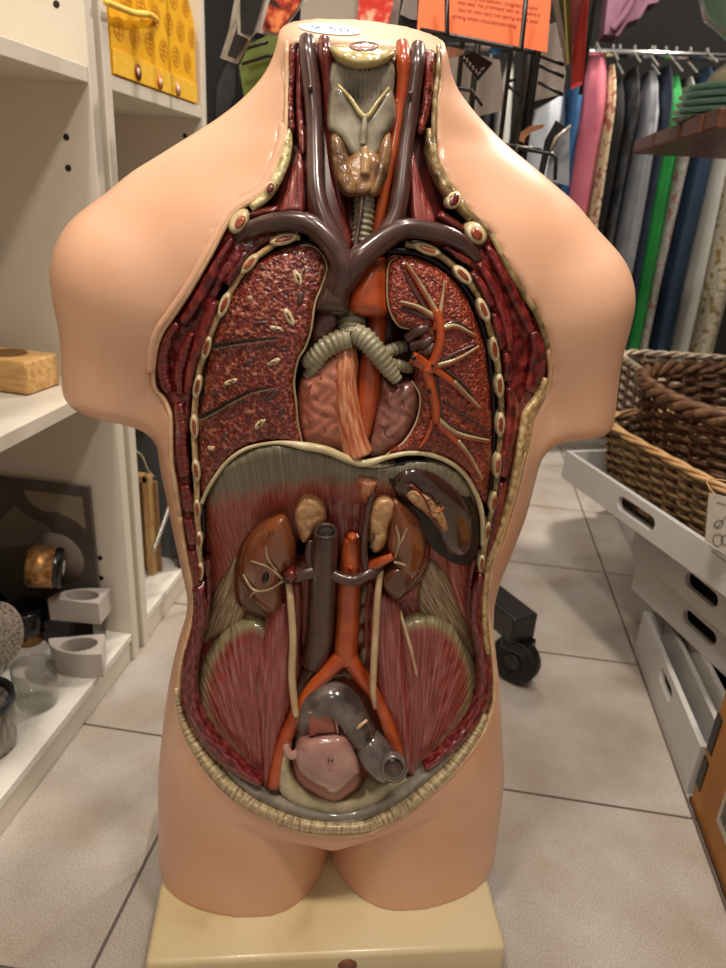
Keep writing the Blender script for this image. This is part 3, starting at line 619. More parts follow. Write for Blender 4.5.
tube('lobe_edge', [(412,381,.012,.8),(420,396,.012,1.1),(417,420,.012,1.1),(404,442,.012,1.1),(386,455,.012,.9)], cream, parent=lm, seg=8)
for q in [[(383,395),(388,404),(396,408),(401,402)],[(377,424),(384,428),(386,436),(394,436)],[(396,408),(394,418),(386,428)],[(403,400),(406,412),(412,418)],[(376,408),(384,404)]]:
    tube('lobe_vessel', [(a, b, .0115, .6) for a, b in q], M('lobe_line', '#5d2f2c', rough=.3), parent=lm, seg=6)
for q in [[(308,392),(318,400),(322,412),(332,418)],[(306,418),(314,424),(322,422),(326,434)],[(318,372),(326,384),(336,380)],[(322,412),(318,420)],[(312,384),(304,394)]]:
    tube('pericardial_vessel', [(a, b, .0145, .6) for a, b in q], M('pericardial_line', '#7b3a2e', rough=.3), parent=mp_, seg=6)
tube('descending_aorta', [(378,318,.036,10),(374,345,.032,11),(370,370,.028,12),(368,395,.024,12),(364,425,.022,9),(360,448,.022,6)], artery, seg=18)
tube('oesophagus', [(346,346,.026,10),(346,362,.022,12.5),(345,385,.02,12.5),(348,410,.018,12.5),(352,432,.016,13),(358,454,.014,15)], esoph, seg=20)
tube('trachea', [(352,298,.034,13),(352,320,.026,13),(352,338,.02,14)], cart, ring=.09, rstep=6.2, seg=22)
tube('bronchus', [(350,338,.018,11),(338,341,.018,11),(326,348,.018,10.5),(314,358,.020,9),(306,365,.022,7)], cart, ring=.09, rstep=5.4, seg=20)
tube('bronchus_branch', [(322,356,.02,7),(314,368,.02,6),(307,376,.022,5)], cart, ring=.1, rstep=5, seg=14)
tube('bronchus', [(354,332,.016,10),(366,340,.014,11),(378,354,.012,10),(388,368,.013,8.5),(397,380,.014,6)], cart, ring=.09, rstep=5.4, seg=20)
tube('bronchus_branch', [(380,354,.018,7),(392,350,.022,6.5),(404,346,.028,6)], cart, ring=.1, rstep=5, seg=14)
tube('bronchus_branch', [(388,364,.018,7),(400,366,.02,6),(411,368,.024,5.5)], cart, ring=.1, rstep=5, seg=14)
pillow('aortic_arch', [(364,262),(378,258),(388,262),(389,290),(388,314),(370,318),(350,312),(348,296),(354,280)], artery, delta=.020, bulge=.014, w=16, skirt=.03)
pillow('vena_cava_superior', [(330,258),(345,262),(356,262),(352,285),(350,312),(332,314),(314,310),(319,290),(324,272)], vein, delta=.018, bulge=.014, w=14, skirt=.03)
# lungs
LL = pillow('lung', [(306,245),(318,249),(326,262),(326,275),(315,303),(311,330),(298,360),(294,382),(297,417),(302,444),(277,441),(248,446),(228,460),(214,479),(203,499),(199,470),(198,422),(202,395),(206,368),(213,338),(222,312),(231,294),(246,273),(268,256),(288,247)], lung_l, delta=.012, bulge=.006, w=14, skirt=.035, amp=.0009, ascale=9)
tube('lung_edge', [(a, b, .0105, 1.2) for a, b in [(300,246),(312,246),(322,254),(327,268),(321,288),(315,303),(311,330),(305,348),(298,360),(294,382),(296,402),(298,424),(302,444)]], white_vein, parent=LL, seg=8)
for q in [[(213,346),(230,343),(252,340),(278,337)], [(200,417),(215,410),(232,400),(254,390),(274,386)]]:
    tube('fissure', [(a, b, .0035, 2.2 - 1.5 * (i / 4)) for i, (a, b) in enumerate(q)], black, parent=LL, seg=8)
    tube('fissure_edge', [(a, b + 3, .0045, .8) for a, b in q], white_vein, parent=LL, seg=6)
def lumen(par, cx, cy, a, b, ang, d0, outer=cream, inner=dark_art):
    o = pillow('airway_opening', ell(cx, cy, a, b, ang, 14), outer, parent=par, delta=d0, bulge=.0022, w=2.5, skirt=.004, step=2)
for (cx, cy, a, b, g) in [(298,278,9,4,70),(304,271,7,2.5,-65),(289,317,10,4.2,62),(250,298,3.4,3,0),(274,362,8,3,-25),(231,382,8,3,-18),(260,424,8,3.4,-45),(211,448,4,3,0),(277,329,8,3,15)]:
    lumen(LL, cx, cy, a, b, g, .0065)
    pillow('airway_lumen', ell(cx, cy, a * .68, b * .55, g, 12), dark_art if a > 4 else thyr, parent=LL, delta=.0048, bulge=.0008, w=2, skirt=.003, step=1.8)
for (cx, cy, a, b, g) in [(300,298,4,7,10),(260,323,8,2.5,-5),(248,363,6,2.6,-30),(272,395,10,3.4,-35),(281,412,2.4,5,10),(216,393,7,2,-25),(240,402,4,2,-20),(224,436,5,2.2,-40),(284,350,3,2,0),(262,268,3,2,20)]:
    pillow('vessel_hole', ell(cx, cy, a, b, g, 12), vein, parent=LL, delta=.006, bulge=.0012, w=3, skirt=.003, step=2)
RL = pillow('lung', [(397,257),(417,258),(438,268),(461,289),(476,320),(485,350),(490,390),(492,432),(491,465),(486,502),(477,493),(466,474),(451,461),(431,454),(413,452),(386,454),(404,442),(417,422),(421,400),(416,381),(420,350),(416,332),(398,326),(389,310),(387,285),(388,266)], lung_r, delta=.012, bulge=.006, w=12, skirt=.035, amp=.0009, ascale=9)
tube('lung_edge', [(a, b, .0105, 1.0) for a, b in [(397,257),(389,264),(387,285),(389,308),(398,325),(410,329)]], white_vein, parent=RL, seg=8)
def tree(pts, r0, r1, mt=artery, dz=.004, ridge=None):
    n = len(pts); tube('lung_artery', [(a, b, dz, r0 + (r1 - r0) * i / (n - 1)) for i, (a, b) in enumerate(pts)], mt, parent=RL, seg=12)
    if ridge:
        tube('lung_airway', [(a + ridge[0], b + ridge[1], dz - .0015, .7 * (r0 + (r1 - r0) * i / (n - 1))) for i, (a, b) in enumerate(pts)][0 if n < 4 else 1:], white_vein, parent=RL, seg=8)
def vtree(pts, r0, r1): 
    n = len(pts); tube('lung_vein', [(a, b, .0055, r0 + (r1 - r0) * i / (n - 1)) for i, (a, b) in enumerate(pts)], vein, parent=RL, seg=10)
vtree([(431,318),(420,300),(410,284),(404,270)], 2.6, 1); vtree([(428,318),(414,312),(400,308)], 2.8, 1.2); vtree([(444,326),(456,322),(470,329)], 2.4, 1)
vtree([(440,362),(456,353),(476,344)], 2.4, .9); vtree([(446,370),(462,382),(472,396)], 2.6, 1); vtree([(434,376),(438,398),(442,416),(456,428),(486,437)], 3.4, 1.2)
vtree([(444,400),(460,412),(478,424),(490,434)], 1.8, .8)
tree([(437,330),(435,312),(424,293),(413,275),(405,264)], 4, 1.2, ridge=(1.5, -1)); tree([(439,322),(442,301),(445,282)], 3.4, 1.4, ridge=(0, -1)); tree([(435,318),(418,308),(400,303)], 3.6, 1.4, ridge=(0, -1.5))
tree([(440,330),(455,327),(473,336)], 3.6, 1.2, ridge=(1, -1.5)); tree([(434,367),(457,360),(479,347)], 3.8, 1.2, ridge=(0, -1)); tree([(430,366),(453,383),(466,396),(480,410)], 4.2, 1.2, ridge=(1, -1.5))
tree([(436,310),(440,325),(440,343),(434,361),(428,372)], 4.2, 5.2, dz=.001); tree([(426,368),(431,388),(435,405),(436,422)], 5, 4.2, dz=.002)
tree([(434,418),(455,434),(489,442)], 4.4, 1.4, ridge=(1, -1.5)); tree([(438,424),(457,442),(470,459),(482,481)], 4, 1.3, ridge=(1, -1.5)); tree([(433,420),(427,437),(419,448)], 2.6, 1)
tree([(428,368),(420,362),(412,358)], 6, 7, dz=.004)
for a, b, r in [(414,358,2.4),(421,353,1.6),(433,366,1.5),(430,392,1.8),(412,366,1.6)]:
    pillow('vessel_mouth', ell(a, b, r, r, 0, 10), black, parent=RL, delta=-.0045, bulge=.0006, w=1, skirt=.004, step=1.2)
tube('hilum_vein', [(408,338,.016,6),(418,331,.010,6),(428,328,.008,5)], vein, seg=14); tube('hilum_vein', [(412,346,.014,6),(424,344,.008,6),(432,338,.006,4)], vein, seg=14)
tube('hilum_vein', [(420,352,.012,4),(428,352,.006,5),(434,344,.006,4)], vein, seg=12)
# diaphragm rim
DR = [(202,503),(206,493),(214,479),(228,461),(248,448),(277,442.5),(304,446),(326,450),(345,458),(365,463),(388,457),(410,453),(431,455),(451,463),(466,476),(476,494),(482,515),(483,545)]
tube('diaphragm_edge', [(x, y, .006 if 300 < x < 410 else .0085, 2.0 if x < 300 else (4.2 if x < 385 else 2.6)) for x, y in DR], cream, seg=12)
# ribs and intercostal chain
RB = [(284,239,15,6,-14),(249,264,13,5.4,-48),(224,305,13.5,5.2,-70),(206,348,12.5,4.8,-76),(197,387,12.5,4.4,-80),(194,427,12.5,4.2,-94),(196,471,11.5,4,-98),(197,510,10.5,3.6,-96),(199,541,9,3.4,-92),(200,572,9,3.4,-92),
      (427,249,15,5.6,20),(463,275,12.5,6,46),(484,310,13,5.2,70),(495,350,13.5,4.6,82),(500,386,12.5,4.4,88),(501,425,12.5,4.4,92),(498,466,12.5,4.4,96),(494,503,11.5,4,98),(488,532,10,3.6,99),(482,564,9,3.2,98)]
tube('intercostal_band', [(a, b, .008, 3.2) for a, b in [(300,237),(284,239),(266,250),(249,264),(235,284),(224,305),(214,326),(206,348),(200,368),(197,387),(195,408),(194,427),(195,450),(196,471),(197,492),(197,510),(198,526),(199,541),(199,556),(200,580)]], fatrim, seg=10)
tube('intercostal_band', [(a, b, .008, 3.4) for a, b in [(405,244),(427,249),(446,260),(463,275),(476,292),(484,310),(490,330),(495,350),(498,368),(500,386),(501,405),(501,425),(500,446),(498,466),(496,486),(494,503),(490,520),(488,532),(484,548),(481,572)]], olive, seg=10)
marrow = M('marrow_red', '#7a3018', '#a3502c', scale=150, rough=.3, coat=.5, bump=.5)
for (cx, cy, a, b, g) in RB:
    r = pillow('rib_section', ell(cx, cy, a, b, g, 18), cream, delta=.0045, bulge=.003, w=3, skirt=.012, step=2.2)
    pillow('rib_marrow', ell(cx, cy, a * .68, b * .5, g, 14), marrow, parent=r, delta=.0016, bulge=.0006, w=2, skirt=.003, step=2)
tube('gap_shade', [(a, b, .016, 3.4) for a, b in [(318,242),(296,246),(266,258),(244,276),(230,296),(219,318),(210,345),(203,375),(200,405),(198,440),(199,470),(201,500),(204,530)]], black, seg=8)  # black strips paint the shade between ribs and lungs
tube('gap_shade', [(a, b, .016, 3.4) for a, b in [(388,252),(405,252),(428,258),(450,272),(468,292),(479,316),(487,345),(492,385),(494,425),(493,465),(488,500)]], black, seg=8)
# clavicles
for (cx, cy, a, b, g) in [(239,221,14,9,-58),(476,233,13,10,50)]:
    r = pillow('clavicle_section', ell(cx, cy, a, b, g, 20), cream, delta=.001, bulge=.006, w=6, skirt=.015, step=2.4)
    pillow('clavicle_marrow', ell(cx + 1, cy + 1, a * .52, b * .48, g, 14), marrow, parent=r, delta=-.0062, bulge=.001, w=2, skirt=.004, step=2)
# ---- muscle bands between skin edge and ribs
pillow('chest_wall_muscle', [(241,212),(262,213),(286,218),(296,232),(268,244),(242,262),(220,290),(208,326),(198,360),(191,400),(188,440),(190,480),(193,520),(197,560),(198,590),(192,588),(184,550),(179,515),(174,480),(172,440),(169,412),(158,395),(154,376),(157,350),(164,332),(175,316),(192,290),(212,255),(227,228)], mus_dark, delta=.010, bulge=.004, w=6, skirt=.02, amp=.0015, ascale=10)
pillow('chest_wall_muscle', [(438,222),(470,226),(490,238),(505,264),(522,293),(537,319),(547,350),(547,372),(538,395),(530,412),(524,450),(517,480),(507,515),(499,540),(491,575),(486,576),(488,540),(500,510),(505,470),(507,420),(506,380),(501,350),(490,305),(470,268),(446,250),(425,238)], mus_dark, delta=.010, bulge=.004, w=6, skirt=.02, amp=.0015, ascale=10)
for nm, p, m_ in [
    ('pectoral_bundle', [(234,236,9),(222,256,11),(208,280,13),(194,305,13),(182,325,10)], mus_dark),
    ('pectoral_bundle', [(246,250,8),(238,268,9),(226,284,8)], mus_dark),
    ('serratus_bundle', [(214,300,9),(206,322,13),(198,345,13),(190,370,11),(187,395,7)], mus_dark),
    ('latissimus_bundle', [(178,322,10),(168,338,13),(163,358,14),(163,378,13),(170,394,9)], mus_stri),
    ('latissimus_bundle', [(192,332,7),(184,352,12),(178,375,12),(180,395,8)], mus_stri),
    ('oblique_bundle', [(178,402,10),(180,425,13),(181,450,13),(184,478,11)], mus_stri),
    ('oblique_bundle', [(184,484,10),(187,500,12),(189,513,11)], mus_stri),
    ('oblique_bundle', [(188,518,10),(191,532,12),(193,546,10)], mus_stri),
    ('oblique_bundle', [(192,550,9),(195,570,10),(197,590,10)], mus_stri),
    ('pectoral_bundle', [(487,244,9),(500,268,13),(514,294,14),(526,318,13),(532,334,9)], mus_dark),
    ('pectoral_bundle', [(478,262,8),(492,285,12),(503,310,13),(509,335,11),(510,352,7)], mus_dark),
    ('pectoral_bundle', [(444,246,6),(460,256,8),(472,264,6)], mus_dark),
    ('serratus_bundle', [(472,272,7),(484,288,10),(494,308,8)], mus_dark),
    ('serratus_bundle', [(494,312,7),(500,332,11),(503,350,8)], mus_dark),
    ('latissimus_bundle', [(534,330,13),(539,348,18),(537,372,19),(529,392,12)], mus_dark),
    ('serratus_bundle', [(506,352,6),(509,368,11),(508,382,7)], mus_dark),
    ('oblique_bundle', [(510,386,8),(513,405,12),(511,430,13),(507,455,12),(504,478,9)], mus_dark),
    ('oblique_bundle', [(503,482,9),(500,505,11),(495,530,10),(490,555,8)], mus_dark)]:
    ribbon(nm, p, m_, delta=.005, bulge=.006, skirt=.012, w=7, amp=.0008, ascale=7)
for w_ in ((205, 585, 1), ):
    ribbon('flank_muscle', [(197,585,13),(199,612,15),(196,636,16),(190,660,17),(188,685,18),(190,706,18),(200,730,18),(217,752,17),(240,772,14),(262,786,8)], M('flank_red', '#3e0d10', '#66191b', '#8a3c38', scale=1.0, st=(7, 2, 1), uv=1, rough=.2, coat=.7, bump=.6, bd=.003), delta=.004, bulge=.006, skirt=.03, w=8)
    ribbon('flank_muscle', [(484,575,10),(478,600,14),(479,630,15),(484,655,15),(486,680,16),(482,706,15),(470,728,13),(450,750,11),(426,770,8)], MC['flank_red'], delta=.004, bulge=.006, skirt=.03, w=8)
ribbon('flank_stripe', [(207,560,5),(208,590,5),(206,618,5),(201,640,4)], MC['flank_red'], delta=.012, bulge=.004, skirt=.02)
ribbon('flank_stripe', [(474,560,5),(470,590,5),(470,618,5),(474,640,4)], MC['flank_red'], delta=.012, bulge=.004, skirt=.02)
# ---- neck
pillow('neck_muscle_wall', [(287,41),(300,40),(338,43),(392,45),(438,48),(434,100),(430,140),(436,170),(448,196),(440,222),(410,236),(362,250),(325,238),(300,226),(268,214),(282,180),(289,140)], M('neck_dark', '#3e110e', '#5e1d17', scale=60, rough=.3, coat=.4, bump=.4), delta=lambda x, y: .012 + .010 * min(max((y - 50) / 30, 0), 1), bulge=.003, step=5)
pillow('longus_muscle', [(302,130),(324,120),(336,160),(344,200),(354,250),(338,262),(318,230),(305,205)], dark_art, delta=.018, bulge=.004)
for x0, pts in [(0, [(291,43,8),(291,70,8),(289,95,8),(290,115,8),(292,132,6)]), (1, [(431,49,11),(430,75,11),(428,100,10),(424,118,9),(420,134,5)])]:
    ribbon('platysma_edge', pts, M('muscle_coral', '#4a110d', '#77221a', '#98402f', scale=200, rough=.22, coat=.7, bump=.9, bd=.003), delta=.004, bulge=.005, skirt=.02, amp=.001, ascale=5)
pillow('sternomastoid', [(296,42),(301,42),(303,110),(306,150),(300,150),(296,110)], mus_fib, delta=.01, bulge=.004, w=4, fib=('lin', 90))
pillow('scalene_muscle', [(298,150),(304,164),(305,190),(304,213),(292,213),(279,213),(286,190),(292,170)], mus_fib, delta=.009, bulge=.006, w=6, fib=('fan', 298, 90, 90))
pillow('scalene_muscle', [(410,142),(416,160),(424,190),(436,222),(424,226),(412,222),(409,190),(408,165)], mus_fib, delta=.009, bulge=.006, w=6, fib=('fan', 408, 100, 90))
ribbon('clavicular_muscle', [(248,216,6),(262,212,8),(278,209,7)], dark_art, delta=.003, bulge=.004); ribbon('clavicular_muscle', [(440,214,7),(452,222,9),(464,230,6)], dark_art, delta=.003, bulge=.004)
ribbon('neck_fat', [(288,128,8),(286,148,12),(279,172,13),(266,194,13),(250,208,10)], fat, delta=.003, bulge=.005, skirt=.02, amp=.0015, ascale=5)
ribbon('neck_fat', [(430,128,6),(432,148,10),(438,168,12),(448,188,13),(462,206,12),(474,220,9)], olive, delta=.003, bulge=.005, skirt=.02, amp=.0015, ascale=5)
for a, b, r in [(270,188,6),(454,200,8)]:
    q = pillow('neck_muscle_section', ell(a, b, r * .9, r * 1.2, 25, 14), cream, delta=-.001, bulge=.004, w=3, step=2); pillow('section_core', ell(a, b, r * .66, r * .95, 25, 12), dark_art, parent=q, delta=-.0042, bulge=.002, w=3, step=2)
tube('carotid_artery', [(324,42,.010,6.6),(325,54,.009,7),(328,80,.012,6),(331,120,.012,6),(334,160,.014,6),(340,200,.018,6),(348,245,.024,6)], dark_art, seg=16)
tube('carotid_artery', [(402,46,.010,7),(403,58,.010,7.5),(403,80,.011,6.5),(399,115,.010,6.5),(392,155,.011,6.5),(384,195,.014,6.5),(376,240,.020,6.5)], artery, seg=16)
tube('vertebral_strip', [(417,52,.010,5),(416,90,.012,5),(414,130,.012,4)], vein, seg=12)
tube('jugular_vein', [(307,41,.010,8.5),(308,56,.009,9.3),(311,80,.008,9.3),(314,120,.006,8.5),(315,160,.003,8.5),(317,195,.0,9.5),(324,220,.0,10),(336,244,.002,10),(343,268,.006,10)], vein, seg=20)
tube('jugular_vein', [(418,48,.009,7.5),(417,60,.008,8),(414,85,.007,8),(409,120,.005,8),(404,160,.002,8),(400,195,.0,9),(394,220,.0,9),(380,240,.002,9),(362,262,.006,10)], vein, seg=20)
tube('subclavian_vein', [(236,241,.010,6),(248,231,.004,8),(266,224,.001,9),(288,221,-.001,9.5),(308,224,-.002,10.3),(324,236,-.001,11),(337,252,.001,12),(344,270,.003,13),(338,290,.012,14),(336,308,.02,14)], vein, seg=22)
tube('subclavian_vein', [(478,261,.008,6),(466,247,.003,8),(448,236,.0,9),(425,230,-.001,9.2),(404,229,-.002,10),(386,238,-.001,11),(370,250,.0,12),(355,264,.002,13),(342,286,.012,13)], vein, seg=22)
tube('vein_boss', [(310,88,-.0005,3),(310,88,-.004,2.2)], vein, seg=12); tube('vein_boss', [(410,94,-.0005,3),(410,94,-.004,2.2)], vein, seg=12)
pillow('thyrohyoid_membrane', [(333,62),(364,68),(392,62),(394,90),(390,112),(366,124),(344,112),(330,90)], lar, delta=.010, bulge=.004, w=5)
for i in range(9):
    x = 344 + i * 4.6; tube('membrane_fold', [(x, 68 + .03 * (x - 362)**2 * 0, .0062, 1.1), (x + .3, 92 + (6 if 350 < x < 376 else 0), .0062, 1.0)], lar, seg=6)
pillow('thyroid_cartilage', [(331,90),(340,84),(352,98),(365,114),(378,100),(388,88),(394,96),(396,115),(392,130),(384,140),(378,156),(365,160),(350,156),(340,140),(328,128),(328,105)], lar, delta=.004, bulge=.007, w=9, skirt=.02)
tube('cartilage_notch', [(338,85,.0,1.6),(350,98,-.003,2.2),(365,117,-.005,2.6),(378,102,-.003,2.2),(389,88,.0,1.6)], hyoid, seg=10)
tube('cartilage_ridge', [(365,117,-.005,2.4),(364,130,-.006,3),(363,145,-.005,3)], lar, seg=10)
pillow('hyoid_body', [(330,46),(348,44),(364,43),(382,46),(395,50),(392,58),(380,65),(364,68),(348,66),(336,58)], hyoid, delta=.001, bulge=.010, w=10, skirt=.03, amp=.001, ascale=10)
pillow('tongue_base', [(350,44),(364,41),(378,44),(374,50),(362,52),(352,49)], bladder, delta=-.0085, bulge=.003, w=4, skirt=.006)
pillow('thyroid_isthmus', [(346,160),(356,150),(366,146),(378,152),(384,165),(382,182),(374,194),(362,197),(350,194),(344,180)], thyr, delta=.003, bulge=.008, w=9, skirt=.02, amp=.0006, ascale=14)
pillow('thyroid_gland', [(330,136),(337,133),(344,142),(349,156),(354,172),(359,186),(356,196),(346,196),(338,186),(333,170),(330,152)], thyr, delta=.0, bulge=.009, w=8, skirt=.02, amp=.0007, ascale=14)
pillow('thyroid_gland', [(390,133),(392,148),(390,164),(386,180),(378,195),(369,197),(368,188),(373,174),(377,158),(381,142),(386,134)], thyr, delta=.0, bulge=.009, w=8, skirt=.02, amp=.0007, ascale=14)
tube('pyramidal_lobe', [(364,148,-.003,4),(366,160,-.006,5),(365,175,-.006,5)], M('thyroid_light', '#8f6a44', '#b08a5e', scale=60, rough=.2, coat=.8), seg=12)
tube('trachea', [(364,188,.010,10),(364,215,.012,10),(361,245,.016,10)], cart, ring=.09, rstep=6, seg=20)
tube('thyroid_vein', [(362,196,.002,3),(361,212,.002,2.6),(358,230,.003,2.4),(355,250,.004,3)], vein, seg=10)
# ---- skin edge
def rimc(i0, i1, r, dy=0): return [(a, b + dy, RD[i0 + k] + .0008, r) for k, (a, b) in enumerate(RIM[i0:i1])]
tube('skin_edge', rimc(0, 22, 2.4), M('skin_edge_paint', '#c99e74', '#dcb98f', scale=80, rough=.35, coat=.3), seg=10, n=3)
tube('skin_edge', rimc(21, 33, 2.4), MC['skin_edge_paint'], seg=10, n=3)
ribbon('fat_layer', [(176,690,4),(182,722,6),(196,750,9),(215,776,10),(240,799,11),(266,814,11),(299,826,11),(331,830,11),(364,829,11),(386,820,11),(405,810,11),(429,791,10),(452,769,9),(474,740,8),(486,716,6)], stipple, delta=-.0005, bulge=.004, skirt=.02, step=2.4)
tube('skin_edge', rimc(28, 53, 2.3, 1), MC['skin_edge_paint'], seg=10, n=3)
ribbon('fat_layer', [(488,655,5),(485,625,6),(486,590,6),(492,560,7),(501,535,8),(512,500,9),(519,470,10),(525,440,12),(530,415,12),(540,398,9),(546,378,5)], fatrim, delta=-.0002, bulge=.0035, skirt=.015, amp=.0006, ascale=5)
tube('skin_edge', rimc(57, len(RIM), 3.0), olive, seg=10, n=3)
tube('skin_edge', rimc(52, 58, 2.2), MC['skin_edge_paint'], seg=10, n=3)
ribbon('skin_lip', [(a - 3.5, b - 2.5, 8) for a, b in RIM[2:15]], skin, delta=-.0002, bulge=.0016, skirt=.004, step=2.4)
# small painted numbers
def mark(s, px, py, size, par, delta, mt=black, rot=0.0):
    p = L3(px, py, delta); 
    m4 = Matrix.Translation(p) @ Matrix.Rotation(math.pi / 2, 4, 'X') @ Matrix.Rotation(rot, 4, 'Z'); text_mesh('printed_number', s, size, m4, mt, par, ext=.0001)
mark('34', 330, 763, .007, bl, -.0105); mark('a', 330, 771, .004, bl, -.0105); mark('21', 271, 536, .006, kd, -.0045); mark('33', 377, 606, .004, torso, -.0002)
# price sticker on the sloping neck top
nslope = math.atan(.37); zc = lambda y: .8935 + .37 * y
stk = M('sticker_white', '#dfe6ea', rough=.4); pen = M('pen_blue', '#3d6f9e', rough=.5)
r_ = lray(330, 30); t_ = (.8935 + .37 * CL[1] - CL[2]) / (r_[2] - .37 * r_[1]); SP = CL + r_ * t_
Rm = Matrix.Translation(SP) @ Matrix.Rotation(nslope, 4, 'X')
vs = [Rm @ Vector((.0235 * math.cos(a) , .0185 * math.sin(a), z)) for z in (.0003, .0008) for a in [2 * math.pi * k / 40 for k in range(40)]]
st_ = mesh('price_sticker', vs, [tuple(range(40, 80))] + [(k, (k + 1) % 40, 40 + (k + 1) % 40, 40 + k) for k in range(40)], stk, torso, smooth=False)
text_mesh('sticker_writing', '9.50', .0175, Rm @ Matrix.Translation((0, -.0060, .0009)), pen, st_, ext=.0001)
# base plate with small round emblem on its front
bmb = bmesh.new(); box_bm(bmb, (0, -.002, .03), (.372, .275, .06))
basep = M('base_cream', '#ac9468', '#cbb588', '#d2bf98', scale=9, rough=.32, coat=.2, detail=6, lo=.3, hi=.6)
basem = from_bm('base', bmb, basep, torso, bevel=.006, smooth=True, seg=3)
emb = lathe('base_emblem', [(0.0001, 0), (.010, 0), (.010, .0008), (.008, .0008), (.008, .0014), (.0001, .0014)], M('emblem_red', '#6a3524', '#8a5a40', scale=400, rough=.4), basem, 24, (.018, -.1395, .043), Matrix.Rotation(math.pi / 2, 3, 'X'))
# ================================================================ things on the shelves
def rooted(name, pos, label, cat, group=None, rz=0.0):
    r = empty(name, pos, rz); tag(r, label, cat, group); return r
# gift bag
gy = M('bag_yellow', '#e8a90c', '#f2b916', scale=30, rough=.5); gyd = M('bag_pattern', '#d8970b', rough=.55); gyl = M('bag_band', '#edb52a', '#f2c445', scale=80, rough=.5)
bag = rooted('gift_bag', (-.56, 1.19, .9125), 'yellow paper gift bag with rope handle and round motifs', 'gift bag')
def lw(par, o): return wpart(par, o)
X0 = -.502
prof = [(1.032, .913), (1.345, .913), (1.345, 1.035), (1.29, 1.10), (1.032, 1.10)]
vs = [(x, y, z) for x in (X0, X0 - .11) for y, z in prof]; n = len(prof)
lw(bag, mesh('bag_body', vs, [tuple(range(n)), tuple(range(2 * n - 1, n - 1, -1))] + [(k, k + n, (k + 1) % n + n, (k + 1) % n) for k in range(n)], gy, smooth=False))
lw(bag, box('bag_band', (X0 + .0015, 1.189, .929), (.002, .314, .030), gyl, None, .0005))
hpnts = [onx(a, b, X0 + .016) for a, b in [(106,2),(118,7),(134,13),(150,15),(156,19)]]; hpnts[-1] = onx(157, 21, X0 + .002)
lw(bag, wtube('rope_handle', hpnts, .0042, M('rope_yellow', '#e9b93a', '#f3cf63', scale=300, rough=.6), seg=10))
pat = []
def ringx(cy, cz, ry, rz, w):
    vs = []; k = 24
    for s in (1, 1 - w):
        for i in range(k):
            a = 2 * math.pi * i / k; vs.append((X0 + .0008, cy + ry * s * math.cos(a), cz + rz * s * math.sin(a)))
    return vs, [(i, (i + 1) % k, k + (i + 1) % k, k + i) for i in range(k)]
def barx(cy, cz, sy, sz): return [(X0 + .0008, cy - sy, cz - sz), (X0 + .0008, cy + sy, cz - sz), (X0 + .0008, cy + sy, cz + sz), (X0 + .0008, cy - sy, cz + sz)], [(0, 1, 2, 3)]
for r_i, zc_ in enumerate((.972, 1.012, 1.052)):
    for c_i in range(6):
        y_ = 1.058 + c_i * .05 + (.025 if r_i % 2 else 0)
        if y_ > 1.335 or (zc_ > 1.03 and y_ > 1.31): continue
        pat.append(ringx(y_, zc_, .016, .015, .18))
        for q in ((0, 0, .0012, .011), (0, .006, .009, .001), (0, 0, .011, .001), (0, -.006, .009, .001)): pat.append(barx(y_ + q[0], zc_ + q[1], q[2], q[3]))
lw(bag, multi('printed_motif', pat, gyd, smooth=False))
for (a, b), cc in (((138, 72), '#7d3a2c'), ((160, 82), '#d0702e'), ((178, 89), '#c98a5c')):
    p = onx(a, b, X0 + .003); e_ = lathe('round_emblem', [(.0001, .001), (.0105, .001), (.0105, 0), (.0001, 0)], M('emblem_%s' % cc[1:], cc, rough=.4), None, 20, tuple(p), Matrix.Rotation(math.pi / 2, 3, 'Y')); lw(bag, e_)
    f_ = lathe('emblem_centre', [(.0001, .0018), (.0055, .0018), (.0055, .001), (.0001, .001)], M('emblem_cream', '#e8cfb0', rough=.4), None, 16, tuple(p), Matrix.Rotation(math.pi / 2, 3, 'Y')); f_.parent = e_
# wooden holder
wood = M('beech_wood', '#b98a4e', '#cfa468', '#d8b27c', scale=14, st=(1, 8, 8), rough=.5)
wb = rooted('wooden_holder', (-.64, .885, .5035), 'pale wooden block with a round hollow on the middle shelf', 'candle holder')
bmw = bmesh.new(); box_bm(bmw, (-.645, .892, .5265), (.17, .07, .045), -.10); lw(wb, from_bm('block', bmw, wood, None, .004, True, 3))
hc = onz(13, 349, .549); lw(wb, lathe('hollow', [(.0001, .0002), (.0225, .0002), (.0235, .0008), (.0245, .0002), (.0245, -.002), (.0001, -.002)], M('wood_hollow', '#7a5427', rough=.6), None, 30, (hc[0] + .01, .892, .5495)))
# patterned board
bd = rooted('patterned_board', (-.66, .945, .0565), 'dark grey patterned board leaning on the shelf side', 'board')
bgrey = M('board_grey', '#474038', '#58504a', scale=12, rough=.4)
lw(bd, box('panel', (-.672, .9535, .194), (.248, .007, .272), bgrey, None, .002))
Yb = .9495
lw(bd, mesh('ogee_motif', [ony(a, b, Yb) for a, b in [(0,520),(8,512),(16,505),(24,514),(36,520),(48,525),(54,535),(30,545),(0,548)]], [tuple(range(9))], M('motif_mid', '#766d62', rough=.4), smooth=False))
lw(bd, mesh('pale_field', [ony(a, b, Yb) for a, b in [(24,490),(82,497),(86,530),(74,520),(56,512),(46,512),(34,506),(27,499)]], [tuple(range(8))], M('motif_pale', '#8a7d6c', rough=.4), smooth=False))
c0 = ony(58, 558, Yb - .0005); lw(bd, lathe('round_motif', [(.0001, 0), (.046, 0), (.046, .0008), (.0001, .0008)], M('motif_grey', '#7a6e66', rough=.35), None, 40, tuple(c0), Matrix.Rotation(math.pi / 2, 3, 'X')))
